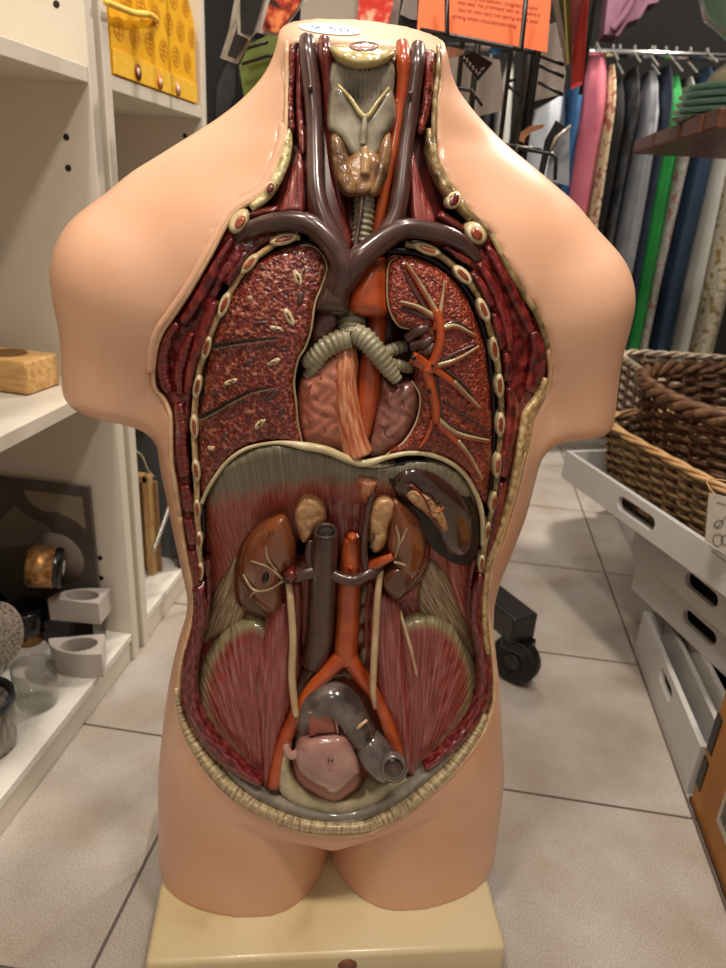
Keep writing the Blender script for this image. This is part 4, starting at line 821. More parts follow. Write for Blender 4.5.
# tealight holders: rounded wedge blocks
ceram = M('ceramic_white', '#b5aca4', '#beb6ae', scale=20, rough=.35, coat=.2); ceram_in = M('ceramic_inside', '#857b72', rough=.5); blk = M('black_gloss', '#0c0b0c', rough=.25, coat=.4)
def wedge(name, corner, z0, h, r, ang, mat, label, group, inner, sx=1.0, sy=1.0):
    root = rooted(name, (corner[0], corner[1], z0), label, 'candle holder', group)
    pts = [(0, 0)] + [(sx * r * math.cos(a), sy * r * math.sin(a)) for a in np.linspace(0, math.pi / 2, 16)]
    c, s = math.cos(ang), math.sin(ang); P = [(corner[0] + x * c - y * s, corner[1] + x * s + y * c) for x, y in pts]
    hx_, hy_ = sx * r * .43, sy * r * .43; cx, cy = corner[0] + c * hx_ - s * hy_, corner[1] + s * hx_ + c * hy_; rr = r * .33
    H = []
    for a in np.linspace(0, 2 * math.pi, 24, endpoint=False):
        ex, ey = sx * rr * math.cos(a), sy * rr * math.sin(a); H.append((cx + c * ex - s * ey, cy + s * ex + c * ey))
    V2, E2, F2, _, _, _ = geometry.delaunay_2d_cdt([Vector(q) for q in P + H], [], [list(range(len(P)))], 1, 1e-6) if False else geometry.delaunay_2d_cdt([Vector(q) for q in P + H], [(len(P) + i, len(P) + (i + 1) % 24) for i in range(24)], [list(range(len(P)))], 1, 1e-6)
    F2 = [f for f in F2 if any(i < len(P) for i in f)]
    b = bmesh.new(); vt = [b.verts.new((v[0], v[1], z0 + h)) for v in V2]
    for f in F2: b.faces.new([vt[i] for i in f])
    def ring(loop, zt, zb, close):
        up = [b.verts.new((x, y, zt)) for x, y in loop]; dn = [b.verts.new((x, y, zb)) for x, y in loop]; n = len(loop)
        for i in range(n): b.faces.new((up[i], up[(i + 1) % n], dn[(i + 1) % n], dn[i]))
        if close: b.faces.new(dn)
    ring(P, z0 + h, z0 + .0005, True); ring(H, z0 + h, z0 + h * .45, True)
    bmesh.ops.remove_doubles(b, verts=b.verts[:], dist=1e-5); me = bpy.data.meshes.new('body'); bmesh.ops.recalc_face_normals(b, faces=b.faces[:])
    b.to_mesh(me); b.free(); o = link('body', me, mat, None, False); lw(root, o)
    lw(root, lathe('tealight_cup', [(.0001, z0 + h * .5), (rr * .96 * min(sx, sy), z0 + h * .5), (rr * .96 * min(sx, sy), z0 + h * .46), (.0001, z0 + h * .46)], inner, None, 24, (cx, cy, 0)))
    return root
G1 = 'corner shaped tealight holders on the bottom shelf'
wedge('tealight_holder', (-.512, .893), .0565, .044, .084, math.radians(202), ceram, 'white ceramic wedge tealight holder resting directly on the bottom shelf', G1, ceram_in, 1.0, .66)
wedge('tealight_holder', (-.538, .904), .0565, .053, .078, math.radians(94), blk, 'black wedge tealight holder under the raised white one', G1, blk, .56, 1.0)
wedge('tealight_holder', (-.523, .902), .11, .040, .084, math.radians(94), ceram, 'white ceramic wedge tealight holder stacked on the black one', G1, ceram_in, .56, 1.0)
# tumbler
glass = thin_glass('clear_glass', '#f1f1ef')
tb = onz(38, 702, .057); t = lathe('glass_tumbler', [(.0001, .0), (.024, 0), (.028, .003), (.030, .010), (.0305, .066), (.030, .0666), (.0294, .066), (.0288, .010), (.024, .006), (.0001, .005)], glass, None, 40)
t.location = (tb[0], tb[1], .0568); tag(t, 'empty clear glass tumbler on the bottom shelf', 'glass')
# herringbone tumbler with dark band + round textured lens
hg = M('glass_textured', '#5e564e', '#a59a8e', scale=200, st=(1, 1, .25), rough=.25, coat=.5, bump=.8, bd=.003)
hv = rooted('textured_jar', (-.575, .672, .057), 'grey ribbed glass jar with a dark rim at the photo edge', 'jar')
lw(hv, lathe('jar_body', [(.0001, .0005), (.036, .0005), (.040, .006), (.043, .07), (.0425, .071), (.001, .066)], hg, None, 40, (-.575, .672, .057)))
lw(hv, lathe('dark_rim', [(.0432, .068), (.0455, .070), (.0455, .082), (.043, .084), (.040, .082), (.040, .068)], M('rim_slate', '#2a2d33', rough=.4), None, 40, (-.575, .672, .057), closed=True))
lensl = rooted('textured_bowl', (-.60, .70, .139), 'pale embossed round glass bowl tilted on the ribbed jar', 'bowl')
rotl = Matrix.Rotation(math.radians(62), 3, Vector((1, -.15, 0)))
lw(lensl, lathe('bowl_body', [(.0001, .010), (.02, .009), (.035, .005), (.043, 0), (.0445, .0), (.0445, -.004), (.04, -.008), (.02, -.014), (.0001, -.016)], M('glass_embossed', '#877c6e', '#c9beb0', scale=260, rough=.2, coat=.5, bump=.9, bd=.003), None, 40, tuple(onx(-6, 634, -.585)), rotl))
# dark vessel
dv = rooted('black_bowl', (-.683, .80, .057), 'large black glossy vessel at the left edge of the bottom shelf', 'vase')
lw(dv, lathe('vessel_body', [(.0001, .0006), (.04, .0006), (.05, .02), (.062, .06), (.064, .10), (.066, .125), (.064, .126), (.061, .122), (.058, .06), (.045, .012), (.0001, .01)], M('black_glass', '#0a0b10', rough=.15, coat=.6), None, 44, (-.683, .80, .057)))
# black candle jar on copper foot, copper jar on top
copper = M('copper_brushed', '#8a6238', '#b18450', '#c79d6b', scale=120, rough=.38, metal=.7)
cj = rooted('black_jar', (-.655, .905, .057), 'black jar on a short copper foot behind the tealight holders', 'jar')
lw(cj, lathe('jar_foot', [(.0001, .0005), (.022, .0005), (.02, .022), (.0001, .022)], copper, None, 30, (-.655, .905, .057)))
lw(cj, lathe('jar_body', [(.0001, .022), (.028, .022), (.033, .026), (.033, .064), (.030, .067), (.0001, .067)], M('navy_glass', '#0d0f16', rough=.2, coat=.5), None, 34, (-.655, .905, .057)))
cp = ony(46, 567, .90); rc = Vector((.93, .34, -.12)).to_track_quat('Z', 'Y').to_matrix(); 
lj = rooted('copper_jar', tuple(cp), 'copper coloured candle tin lying on its side with black end', 'jar')
lw(lj, lathe('tin_body', [(.0001, -.026), (.030, -.026), (.033, -.023), (.033, .014), (.0001, .014)], copper, None, 40, tuple(cp), rc))
lid_ = lw(lj, lathe('tin_lid', [(.0325, .014), (.0325, .024), (.028, .026), (.0001, .026)], blk, None, 40, tuple(cp), rc))
lb = lathe('lid_label', [(.004, .0268), (.012, .0268), (.012, .0262), (.004, .0262)], M('label_white', '#c9c6c0', rough=.5), None, 24, tuple(cp), rc, closed=True); lb.parent = lid_
# far bottom shelf: wooden frame, slate tray, silver braid
fr = rooted('wooden_frame', (-.60, 1.17, .057), 'small pale wooden frame standing past the shelf divider', 'frame')
wd2 = M('frame_pine', '#b08a58', '#c49e6a', scale=20, st=(6, 6, 1), rough=.5)
pA = onx(150, 478, -.53)
lw(fr, box('frame_post', (-.552, 1.165, .163), (.014, .02, .213), wd2, None, .002)); lw(fr, box('frame_rail', (-.61, 1.165, .262), (.125, .02, .015), wd2, None, .002)); lw(fr, box('frame_post', (-.665, 1.165, .163), (.018, .02, .213), wd2, None, .002))
lw(fr, box('frame_panel', (-.60, 1.176, .155), (.125, .006, .196), M('frame_back', '#8d6d47', rough=.6), None, .001))
lw(fr, wtube('hanging_cord', [onx(133, 449, -.545), onx(142, 456, -.54), onx(148, 470, -.537), (-.537, 1.163, .268)], .0013, M('cord_cream', '#cdbb98', rough=.7)))
sl = rooted('slate_tray', (-.62, 1.29, .057), 'grey slate coloured panel standing behind the wooden frame', 'panel')
slm = M('slate_grey', '#4a4d4f', '#65686a', scale=7, rough=.45); 
lw(sl, box('tray_panel', (-.636, 1.28, .22), (.24, .10, .325), slm, None, .003))
lw(sl, box('tray_border', (-.508, 1.268, .125), (.010, .15, .135), M('slate_dark', '#1d1f21', '#2c2f31', scale=30, rough=.4), None, .003))
bp_ = [onx(a, b, -.512) for a, b in [(173,497),(167,514),(161,531),(154,550)]]
o = multi('braided_band', [tube_geo([np.array(p) + np.array([.0, .003 * math.cos(i * 1.4 + ph), .003 * math.sin(i * 1.4 + ph)]) for i, p in enumerate(catmull(bp_, 12))], .0035, 8) for ph in (0, 2.1, 4.2)], M('silver_braid', '#8e8b83', '#c9c5bb', scale=300, rough=.3, metal=.6)); lw(sl, o)
# ================================================================ card rack behind the torso
steel = M('rack_black', '#131110', rough=.4, coat=.2)
rack = rooted('card_rack', (.03, 1.24, 0), 'black wire card rack on castors behind the torso', 'display rack')
RY = 1.18
def pw(pts, r=.0022, name='rack_wire', Y=RY, par=rack, mt=steel): return lw(par, wtube(name, [ony(a, b, Y) if not hasattr(Y, '__len__') else ony(a, b, Y[i]) for i, (a, b) in enumerate(pts)], r, mt, smooth_path=False))
def vpost(px, py, Y, r, z0=.13, z1=1.55, name='rack_post'):
    p = ony(px, py, Y); return lw(rack, wtube(name, [(p[0], p[1], z0), (p[0], p[1], z1)], r, steel, smooth_path=False, seg=12))
vpost(521, 120, 1.24, .0085); vpost(504, 110, 1.22, .0035, .7); vpost(533, 90, 1.22, .0045, .7); vpost(458, 90, 1.30, .004, .7); vpost(472, 100, 1.26, .005); vpost(268, 60, 1.24, .005); vpost(268 + 10, 60, 1.3, .003, .7); vpost(236, 20, 1.3, .003, .9); vpost(364, 10, 1.2, .004, .9); vpost(592, 20, 1.3, .003, .95)
pw([(447,-20),(447,34),(434,33)], .0032, Y=1.055); pw([(528,-20),(521,49),(513,48)], .0032, Y=1.055); pw([(420,30),(447,35),(521,50),(536,53)], .0032, Y=1.06)
pw([(473,140),(541,150)], .0028); pw([(516,152),(518,147),(536,149)], .003, Y=1.16, mt=M('wire_bright', '#8a8681', rough=.3, metal=.8)); pw([(518,148),(552,154),(556,158),(555,180)], .0028, Y=1.15)
pw([(540,56),(564,65)], .0025); pw([(538,65),(564,77)], .0025); pw([(538,82),(563,95)], .0025); pw([(452,87),(472,91),(482,106)], .0024, Y=1.24); pw([(506,82),(516,79)], .0024, Y=1.22); pw([(506,84),(520,96)], .0024, Y=1.22)
pw([(245,49),(268,42)], .0025); pw([(242,64),(268,56),(275,56)], .0025)
for ang_ in (-54, 88, 205):
    a = math.radians(ang_); ex, ey = .03 + .236 * math.cos(a), 1.24 + .236 * math.sin(a)
    lg = lw(rack, box('base_leg', ((.03 + ex) / 2, (1.24 + ey) / 2, .112), (.236, .052, .05), M('leg_black', '#1e1c1b', rough=.45, coat=.15), None, .004, rot=a))
    cxr, cyr = .03 + .226 * math.cos(a), 1.24 + .226 * math.sin(a); aw = math.radians(58)
    rw = Matrix.Rotation(aw, 3, 'Z') @ Matrix.Rotation(math.pi / 2, 3, 'Y')
    w1 = lw(rack, lathe('castor_wheel', [(.008, -.013), (.038, -.015), (.044, -.010), (.0445, 0), (.044, .010), (.038, .015), (.008, .013)], M('castor_rubber', '#0e0d0d', rough=.5), None, 32, (cxr, cyr, .0448), rw, closed=True))
    hb = lathe('wheel_hub', [(.0001, -.016), (.014, -.016), (.016, -.012), (.016, .012), (.014, .016), (.0001, .016)], M('castor_hub', '#2a2725', rough=.35), None, 24, (cxr, cyr, .0448), rw); hb.parent = w1; hb.matrix_parent_inverse = Matrix.Identity(4)
    lw(rack, box('castor_fork', (cxr, cyr, .078), (.040, .05, .022), blk, None, .004, rot=aw))
lw(rack, lathe('base_hub', [(.0001, .08), (.05, .08), (.05, .135), (.0001, .135)], steel, None, 30, (.03, 1.24, 0)))
# cards and booklets (each its own thing)
def sheet(name, quad, Y, mat, label, cat='card', group='cards in the wire rack', th=.0012):
    ys = Y if hasattr(Y, '__len__') else [Y] * len(quad)
    A = [ony(a, b, y) for (a, b), y in zip(quad, ys)]; c = sum(A) / len(A); nrm = np.cross(A[1] - A[0], A[2] - A[0]); nrm /= np.linalg.norm(nrm) + 1e-9
    n = len(A); B = [p + nrm * th for p in A]
    o = mesh(name, [p - c for p in A + B], [tuple(range(n)), tuple(range(2 * n - 1, n - 1, -1))] + [(k, k + n, (k + 1) % n + n, (k + 1) % n) for k in range(n)], mat, None, False)
    o.location = tuple(c); tag(o, label, cat, group); return o
orange = M('card_orange', '#e8642c', '#ec6f36', scale=5, rough=.6)
oc = rooted('orange_card', tuple(ony(485, 0, 1.085)), 'bright orange card with printed paragraph in the wire rack', 'card', 'cards in the wire rack')
q4 = [ony(a, b, y) for (a, b), y in zip([(417,31),(547,52),(556,-60),(424,-80)], (1.075, 1.085, 1.12, 1.11))]
ex_ = (q4[1] - q4[0]); ex_ /= np.linalg.norm(ex_); nz_ = np.cross(ex_, q4[3] - q4[0]); nz_ /= np.linalg.norm(nz_); ey_ = np.cross(nz_, ex_)
lw(oc, mesh('card_sheet', q4 + [p - nz_ * .0012 for p in q4], [(0, 1, 2, 3), (7, 6, 5, 4), (0, 4, 5, 1), (1, 5, 6, 2), (2, 6, 7, 3), (3, 7, 4, 0)], orange, smooth=False))
ink = M('ink_brown', '#8a3a1c', rough=.7)
for i, (s_t, a, b) in enumerate([('more than one companion, imaginary friend', 493, -2), ('was bad. He promised lots to appoint a', 500, 6), ('but on one very hot spring picnic past', 499, 14), ('strong when misunderstanding.', 485, 21)]):
    p = ony(a, b, 1.082); p = p + nz_ * (np.dot(q4[0] - p, nz_) / 1.0 + .0008)
    m4 = Matrix(((ex_[0], ey_[0], nz_[0], p[0]), (ex_[1], ey_[1], nz_[1], p[1]), (ex_[2], ey_[2], nz_[2], p[2]), (0, 0, 0, 1)))
    lw(oc, text_mesh('printed_line', s_t, .0068, m4, ink, None, ext=.0001))
gcard = M('card_grey', '#7d746b', '#8a8178', scale=8, rough=.6); sil = M('card_silver', '#9b948a', '#b9b2a8', scale=40, rough=.3, metal=.4); dk = M('card_black', '#100f12', '#1d1a1d', scale=30, rough=.3)
sheet('grey_card', [(446,58),(475,54),(500,60),(505,110),(480,116),(470,130),(445,112)], 1.30, gcard, 'plain grey card behind the wires below the orange card')
sheet('grey_card', [(534,30),(556,22),(566,72),(563,94),(534,112)], 1.27, gcard, 'grey card back held by wires right of the orange card')
sheet('black_card', [(534,101),(563,94),(534,110)], 1.24, dk, 'black folded card corner beneath the grey card back')
sheet('beaded_card', [(459,56),(475,52),(493,63),(478,81)], 1.17, dk, 'black card corner dotted with silver under the orange card')
o = multi('silver_bead_row', [(lambda p: tube_geo([p, p + np.array([0, 0, .0025])], .0014, 6))(ony(464 + i * 1.5 + (i % 2) * 1.5, 59 + i * 1.75, 1.166)) for i in range(9)] + [(lambda p: tube_geo([p, p + np.array([0, 0, .0025])], .0014, 6))(ony(478 + i * 1.8, 75 - i * 2.2 + (i % 2), 1.166)) for i in range(4)], sil); tag(o, 'row of tiny silver beads edging the black card corner', 'beads')
sheet('striped_card', [(447,46),(465,50),(462,56),(447,58)], 1.20, M('card_stripe', '#5c8a5a', '#c28b7a', '#d9c7a0', scale=60, st=(1, .01, .01), lo=.4, hi=.6, rough=.6), 'small green and pink striped card beside the neck')
p = ony(495, 50, 1.10); o = lathe('blue_bead', [(.0001, -.006), (.005, -.0045), (.0085, 0), (.005, .0045), (.0001, .006)], M('bead_blue', '#1274b8', rough=.2, coat=.6), None, 18); o.location = tuple(p); tag(o, 'bright blue bead under the orange card', 'bead')
sheet('silver_edged_card', [(236,-10),(229,30),(220,58),(237,64),(250,41),(258,-10)], (1.12,1.12,1.13,1.13,1.12,1.12), sil, 'silver edged dark folder hanging lowest on the rack left side', 'folder')
sheet('dark_insert', [(244,-10),(236,30),(227,56),(236,59),(246,40),(254,-10)], 1.115, dk, 'black insert inside the lowest silver edged folder', 'folder')
sheet('silver_edged_card', [(236,-10),(238,34),(250,40),(257,32),(270,-10)], 1.10, sil, 'silver edged dark folder overlapping the lowest one', 'folder')
sheet('dark_insert', [(240,-10),(241,33),(249,36),(254,30),(266,-10)], 1.095, dk, 'black insert inside the overlapping silver edged folder', 'folder')
sheet('green_card', [(239,66),(250,44),(268,35),(278,36),(276,80),(264,90),(244,97)], 1.2, M('card_green', '#5d6a2c', '#69783a', scale=6, rough=.6), 'olive green card left of the neck')
sheet('white_bordered_card', [(256,32),(270,-14),(318,-10),(300,8),(279,38)], 1.14, M('card_white', '#b9b0a6', rough=.6), 'white border of the fiery red card left of the neck')
sheet('fiery_card', [(262,29),(273,-12),(306,-10),(297,8),(277,33)], 1.135, M('card_fire', '#1c0a08', '#b3361c', '#e88a50', scale=55, rough=.5, lo=.38, hi=.62), 'black card with fiery red streaks left of the neck')
sheet('pale_card', [(300,24),(302,-10),(363,-10),(358,26)], 1.22, M('card_pale', '#9a9085', '#a59b90', scale=6, rough=.6), 'wide pale grey card behind the neck top')
sheet('red_card', [(357,24),(360,-10),(396,-10),(388,26)], 1.19, M('card_redpat', '#c9281c', '#d5402c', '#e8b89a', scale=50, rough=.5, lo=.42, hi=.66), 'red card with pale swirls behind the neck top')
sheet('grey_strip_card', [(386,28),(392,-10),(402,-10),(398,30)], 1.21, gcard, 'narrow grey card beside the red swirl card')
sheet('dark_card', [(397,30),(402,-10),(424,-10),(418,32)], 1.16, dk, 'dark card left of the orange card'); sheet('white_edge_card', [(400,14),(406,-10),(418,-10),(417,20),(410,19)], 1.15, M('card_white2', '#8f8b86', rough=.5), 'white edged dark card corner above the neck right side')
G2 = 'booklets seen edge on'
for nm, q, yy, col, lab in [
    ('pale_booklet', [(550,-10),(556,-10),(569,64),(565,66)], (1.1, 1.1, 1.2, 1.2), '#a8a296', 'pale grey booklet edge next to the orange card'),
    ('olive_booklet', [(559,-10),(570,-10),(572,58),(568,66)], (1.12, 1.12, 1.2, 1.2), '#6c6232', 'olive yellow booklet among the upright booklets'),
    ('cream_booklet', [(563,-10),(565,-10),(569,64),(567,65)], (1.11, 1.11, 1.18, 1.18), '#c3bd7a', 'thin cream yellow booklet edge'),
    ('pink_booklet', [(571,-10),(588,-10),(578,40),(570,60)], (1.13, 1.13, 1.2, 1.2), '#b0606a', 'pink patterned booklet behind the red one'),
    ('red_booklet', [(580,14),(587,-10),(590,-10),(583,84),(571,90),(571,66)], (1.14, 1.14, 1.14, 1.2, 1.2, 1.2), '#b03430', 'red booklet hanging lowest in the rack')]:
    sheet(nm, q, yy, M('m_' + nm, col, rough=.5), lab, 'booklet', G2, th=.003)
for (q, lab, mm) in [([(519,140),(521,132),(530,126),(545,124),(543,128),(532,132),(525,138),(524,143)], 'curved brown orange paper band low on the rack', M('band_brown', '#8a5638', '#a87450', scale=40, rough=.5)),
                     ([(537,178),(545,140),(556,120),(565,127),(556,138),(549,155),(543,180)], 'black pointed folder low on the rack', dk),
                     ([(546,180),(551,145),(570,128),(569,186)], 'translucent grey sleeve low on the rack', M('sleeve_grey', '#6f747a', '#8d9298', scale=20, rough=.3))]:
    sheet('paper_band' if 'brown' in lab else 'black_folder' if 'black' in lab else 'grey_sleeve', q, 1.17 if 'grey' not in lab else 1.185, mm, lab, 'folder')
pw([(551,150),(556,138),(571,126)], .0028, 'sleeve_rim', 1.16, rack, sil)
# ================================================================ clothes rail
chrome = M('chrome', '#c9c6c2', rough=.15, metal=1)
rail = rooted('clothes_rail', (.55, 2.6, 0), 'chrome clothes rail in the background', 'clothes rail'); rz_ = 1.238
lw(rail, wtube('rail_bar', [(-1.0, 2.6, rz_), (1.75, 2.6, rz_)], .011, chrome, smooth_path=False, seg=14))
for x in (-.78, 1.70):
    lw(rail, wtube('rail_post', [(x, 2.6, .03), (x, 2.6, rz_)], .012, chrome, smooth_path=False, seg=12)); lw(rail, box('rail_foot', (x, 2.6, .015), (.05, .45, .03), chrome, None, .004))
def garment(px, py, wpx, mat, label, zb=.34, zt=1.17, Y=2.6, dep_=.21, seed=0, yaw=.0, shoulder=.35, hanger=True):
    rnd = random.Random(seed); c = ony(px, py, Y - dep_); c = ony(px, py, Y - dep_ * .8); x = c[0]; w = wpx * .0039
    ph = [rnd.random() * 6 for _ in range(4)]; vs, fs = [], []; nz_, na = 18, 40
    for i in range(nz_):
        t_ = i / (nz_ - 1); z = zt + (zb - zt) * t_; d_ = dep_ * (shoulder + (1 - shoulder) * min(1, (t_ / .14))**.7) * (1 + .1 * t_); ww = w * (.55 + .45 * min(1, t_ / .25))
        for k in range(na):
            a = 2 * math.pi * k / na; f = (1 + .16 * math.sin(3 * a + ph[0] + t_ * 1.2) + .12 * math.sin(7 * a + ph[1] - t_ * .8) * min(1, t_ * 3)) / 1.2
            xx = ww / 2 * math.cos(a) * f + .004 * math.sin(t_ * 5 + ph[2]); yy = d_ * math.sin(a) * (1 + .06 * math.sin(5 * a + ph[3]))
            vs.append((xx, yy, z - zb))
    for i in range(nz_ - 1):
        for k in range(na): fs.append((i * na + k, i * na + (k + 1) % na, (i + 1) * na + (k + 1) % na, (i + 1) * na + k))
    fs.append(tuple(range(na))); fs.append(tuple((nz_ - 1) * na + k for k in range(na - 1, -1, -1)))
    o = mesh('hanging_garment', vs, fs, mat, None); o.location = (x, Y, zb); o.rotation_euler = (0, 0, yaw); tag(o, label, 'clothes', 'clothes on the rail')
    if hanger:
        h = wtube('clothes_hanger', [(x, Y - .13, zt + .002), (x, Y - .04, zt + .035), (x, Y, zt + .05), (x, Y, rz_ + .0125), (x, Y + .012, rz_ + .022), (x, Y + .022, rz_ + .008)], .0035, M('hanger_white', '#6f6c68', rough=.4), None, seg=7)
        tag(h, 'hanger hook carrying the ' + label.split(' hanging')[0].split(' on ')[0], 'hanger', 'hangers on the rail')
    return o
fl = dict(scale=45, rough=.8, lo=.42, hi=.6)
pinkg = M('cloth_pink', '#b0586a', '#c06a7a', scale=8, rough=.8)
GA = [(590,130,38,pinkg,'long dusty pink garment hanging leftmost in front'),
      (608,130,14,M('cloth_yellowfloral', '#c9bd8a', '#e0d8b8', '#a86a5a', **fl),'narrow cream yellow floral garment hanging by the pink one'),
      (622,90,18,M('cloth_black', '#0f0f12', '#1b1b20', scale=20, rough=.8),'black garment hanging right of the cream floral one'),
      (636,100,12,M('cloth_blackgrey', '#1f2024', '#4b4d52', scale=30, rough=.8),'black and grey mottled garment hanging before the grey knits'),
      (637,190,17,M('cloth_slate', '#7f828a', '#90949c', scale=20, rough=.8),'slate grey garment hanging left of the pale grey knit'),
      (655,110,18,M('cloth_greyknit', '#a2a3ab', '#b9bac2', scale=80, rough=.9),'pale grey knit garment hanging left of the navy one'),
      (669,100,10,M('cloth_navydark', '#20263a', '#2c3348', scale=20, rough=.8),'narrow dark navy garment hanging left of the green one'),
      (682,90,25,M('cloth_green', '#157a32', '#1f8f3e', scale=8, rough=.7),'bright green garment hanging behind the plates'),
      (697,90,20,M('cloth_greyfloral', '#8a8a84', '#a8a8a0', '#8e6060', **fl),'grey pink floral garment hanging right of the green one'),
      (715,90,26,M('cloth_navy', '#1d3148', '#263e58', scale=8, rough=.7),'navy blue garment hanging right of the grey floral one'),
      (738,90,16,M('cloth_white', '#b8b8b0', '#c6c6be', scale=8, rough=.8),'plain white garment hanging right of the navy one'),
      (764,90,34,M('cloth_creamfloral', '#b8b09a', '#cfc9b8', '#8f7a4c', **fl),'wide cream floral garment hanging at the far right'),
      (506,110,15,M('cloth_white', '#b8b8b0'),'white garment hanging behind the rack wires'),
      (553,120,34,M('cloth_paleblue', '#a5adb8', '#b8bec6', scale=10, rough=.8),'pale blue white garment hanging behind the rack'),
      (577,120,13,M('cloth_blue', '#1f4f7c', '#28608f', scale=10, rough=.7),'narrow blue garment hanging left of the pink one'),
      (485,110,24,M('cloth_black', '#0f0f12'),'black garment hanging behind the rack wires near the neck'),
      (220,70,40,M('cloth_black', '#0f0f12'),'black garment hanging beside the shelf unit')]
for i, (a, b, w_, m_, lab) in enumerate(GA): garment(a, b, w_, m_, lab, seed=i, zt=1.212 if i == 0 else 1.18 + .02 * math.sin(i * 2.3))
o = garment(262, 60, 60, M('cloth_ink', '#0e1018', '#161a26', scale=10, rough=.8), 'very dark blue garment hanging behind the green card', seed=33)
# purple blouse hung high on the back wall side
lil = M('cloth_lilac', '#7d5068', '#94687e', scale=12, rough=.7)
bl_ = rooted('lilac_blouse', tuple(ony(632, 5, 2.9)), 'lilac pink blouse hung high on the back wall', 'clothes')
vs = []; fs = []
pp = [(604,34),(618,36),(628,22),(640,18),(648,4),(658,2),(664,-20),(610,-20)]
A = [ony(a, b, 2.9) for a, b in pp]; cA = sum(A) / len(A)
m_ = mesh('blouse_cloth', A + [p + np.array([0, .12, 0]) for p in A], [tuple(range(8)), tuple(range(15, 7, -1))] + [(k, k + 8, (k + 1) % 8 + 8, (k + 1) % 8) for k in range(8)], lil, None, False); lw(bl_, m_)
lw(bl_, wtube('blouse_fold', [ony(a, b, 2.88) for a, b in [(640,-15),(630,5),(622,18),(612,30)]], .012, lil)); lw(bl_, wtube('blouse_hanger', [ony(640, -30, 2.94), ony(640, -60, 2.94), ony(640, -60, 3.31)], .004, chrome, smooth_path=False))
# ================================================================ right side: plate shelf
brown = M('shelf_walnut', '#3d2016', '#54301f', '#623a28', scale=10, st=(1, .15, 3), rough=.4)
P0 = ony(632, 154, 1.9); x0s, zb_ = P0[0], P0[2]; th_ = ony(634, 140, 1.9)[2] - zb_
shf = rooted('display_table', (x0s + .3, 1.6, 0), 'dark brown wooden shelf holding glass plates on the right', 'shelf')
lw(shf, box('shelf_top', (x0s + .35, 1.59, zb_ + th_ / 2), (.70, .62, th_), brown, None, .003))
for yy in (1.33, 1.83): lw(shf, box('shelf_leg', (x0s + .64, yy, zb_ / 2), (.06, .06, zb_), brown, None, .003))
for yy in (1.70, 1.50, 1.36): lw(shf, box('edge_joint', (x0s - .0012, yy, zb_ + th_ / 2), (.003, .002, th_ * .9), M('joint_line', '#6a402c', rough=.5), None, 0))
gl = M('plate_glass', '#a8c8ba', rough=.08, trans=.25, ior=1.5)
zt_ = zb_ + th_; pL = onz(669, 119, zt_ + .008); vd = np.array([pL[0], pL[1]]); vd /= np.linalg.norm(vd); pr = np.array([vd[1], -vd[0]])   # to the right of the sight line
for k in range(5):
    o = bmesh.new(); bmesh.ops.create_cone(o, cap_ends=True, segments=64, radius1=.105, radius2=.125, depth=.006)
    q = from_bm('glass_plate', o, gl, None, .0015, True); c = pL[:2] + pr * .125; q.location = (c[0] + .002 * k, c[1] - .003 * k, zt_ + .0035 + k * .012)
    tag(q, 'green tinted glass plate, %s in the stack on the brown shelf' % ['lowest', 'second from bottom', 'middle', 'second from top', 'topmost'][k], 'plate', 'stacked glass plates')
ztop = zt_ + .0035 + 4 * .012 + .0035; c = pL[:2] + pr * .128
o = lathe('beige_bowl', [(.0001, .052), (.04, .051), (.065, .042), (.082, .026), (.092, 0), (.089, 0), (.078, .024), (.06, .038), (.0001, .047)], M('bowl_beige', '#857b66', '#948a74', scale=20, rough=.3, coat=.4), None, 48); o.location = (c[0] + .01, c[1], ztop); tag(o, 'beige bowl upside down on the glass plates', 'bowl')
o = lathe('glass_bowl', [(.0001, 0), (.045, 0), (.09, .02), (.145, .06), (.175, .12), (.171, .122), (.138, .064), (.085, .028), (.045, .008), (.0001, .007)], M('bowl_glass', '#8fa596', rough=.12, trans=.5, ior=1.4), None, 56); o.location = (c[0] + .035, c[1] - .02, ztop + .053); tag(o, 'large green grey glass bowl at the top right corner', 'bowl')
# ================================================================ crates
cw = M('crate_white', '#c2bfbc', '#ccc9c6', scale=6, rough=.5); cin = M('crate_inside_shade', '#4a4540', rough=.7)  # inside colour darkened to paint the shade on the crate floor
def slot_wall(L_, H_, th, cxs, slen, sh, zc_):
    outer = [(0, 0), (L_, 0), (L_, H_), (0, H_)]; r = sh / 2; a0 = slen / 2 - r
    inner = [(cxs + a0 + r * math.cos(t), zc_ + r * math.sin(t)) for t in np.linspace(-math.pi / 2, math.pi / 2, 9)] + [(cxs - a0 + r * math.cos(t), zc_ + r * math.sin(t)) for t in np.linspace(math.pi / 2, 3 * math.pi / 2, 9)]
    n = len(inner); V2, _, F2, *_ = geometry.delaunay_2d_cdt([Vector(p) for p in outer + inner], [(4 + i, 4 + (i + 1) % n) for i in range(n)], [[0, 1, 2, 3]], 1, 1e-7)
    ins = [tuple(p) for p in inner]
    def in_slot(x, z): return abs(z - zc_) < r and (abs(x - cxs) < a0 or math.hypot(abs(x - cxs) - a0, z - zc_) < r * .98)
    F2 = [f for f in F2 if not in_slot(sum(V2[i][0] for i in f) / 3, sum(V2[i][1] for i in f) / 3)]
    vs = [(v[0], 0, v[1]) for v in V2] + [(v[0], th, v[1]) for v in V2]; m = len(V2)
    fs = [tuple(f) for f in F2] + [tuple(i + m for i in reversed(f)) for f in F2]
    for lp in (list(range(4)), list(range(4, 4 + n))):
        for i in range(len(lp)): a, b = lp[i], lp[(i + 1) % len(lp)]; fs.append((a, b, b + m, a + m))
    return vs, fs
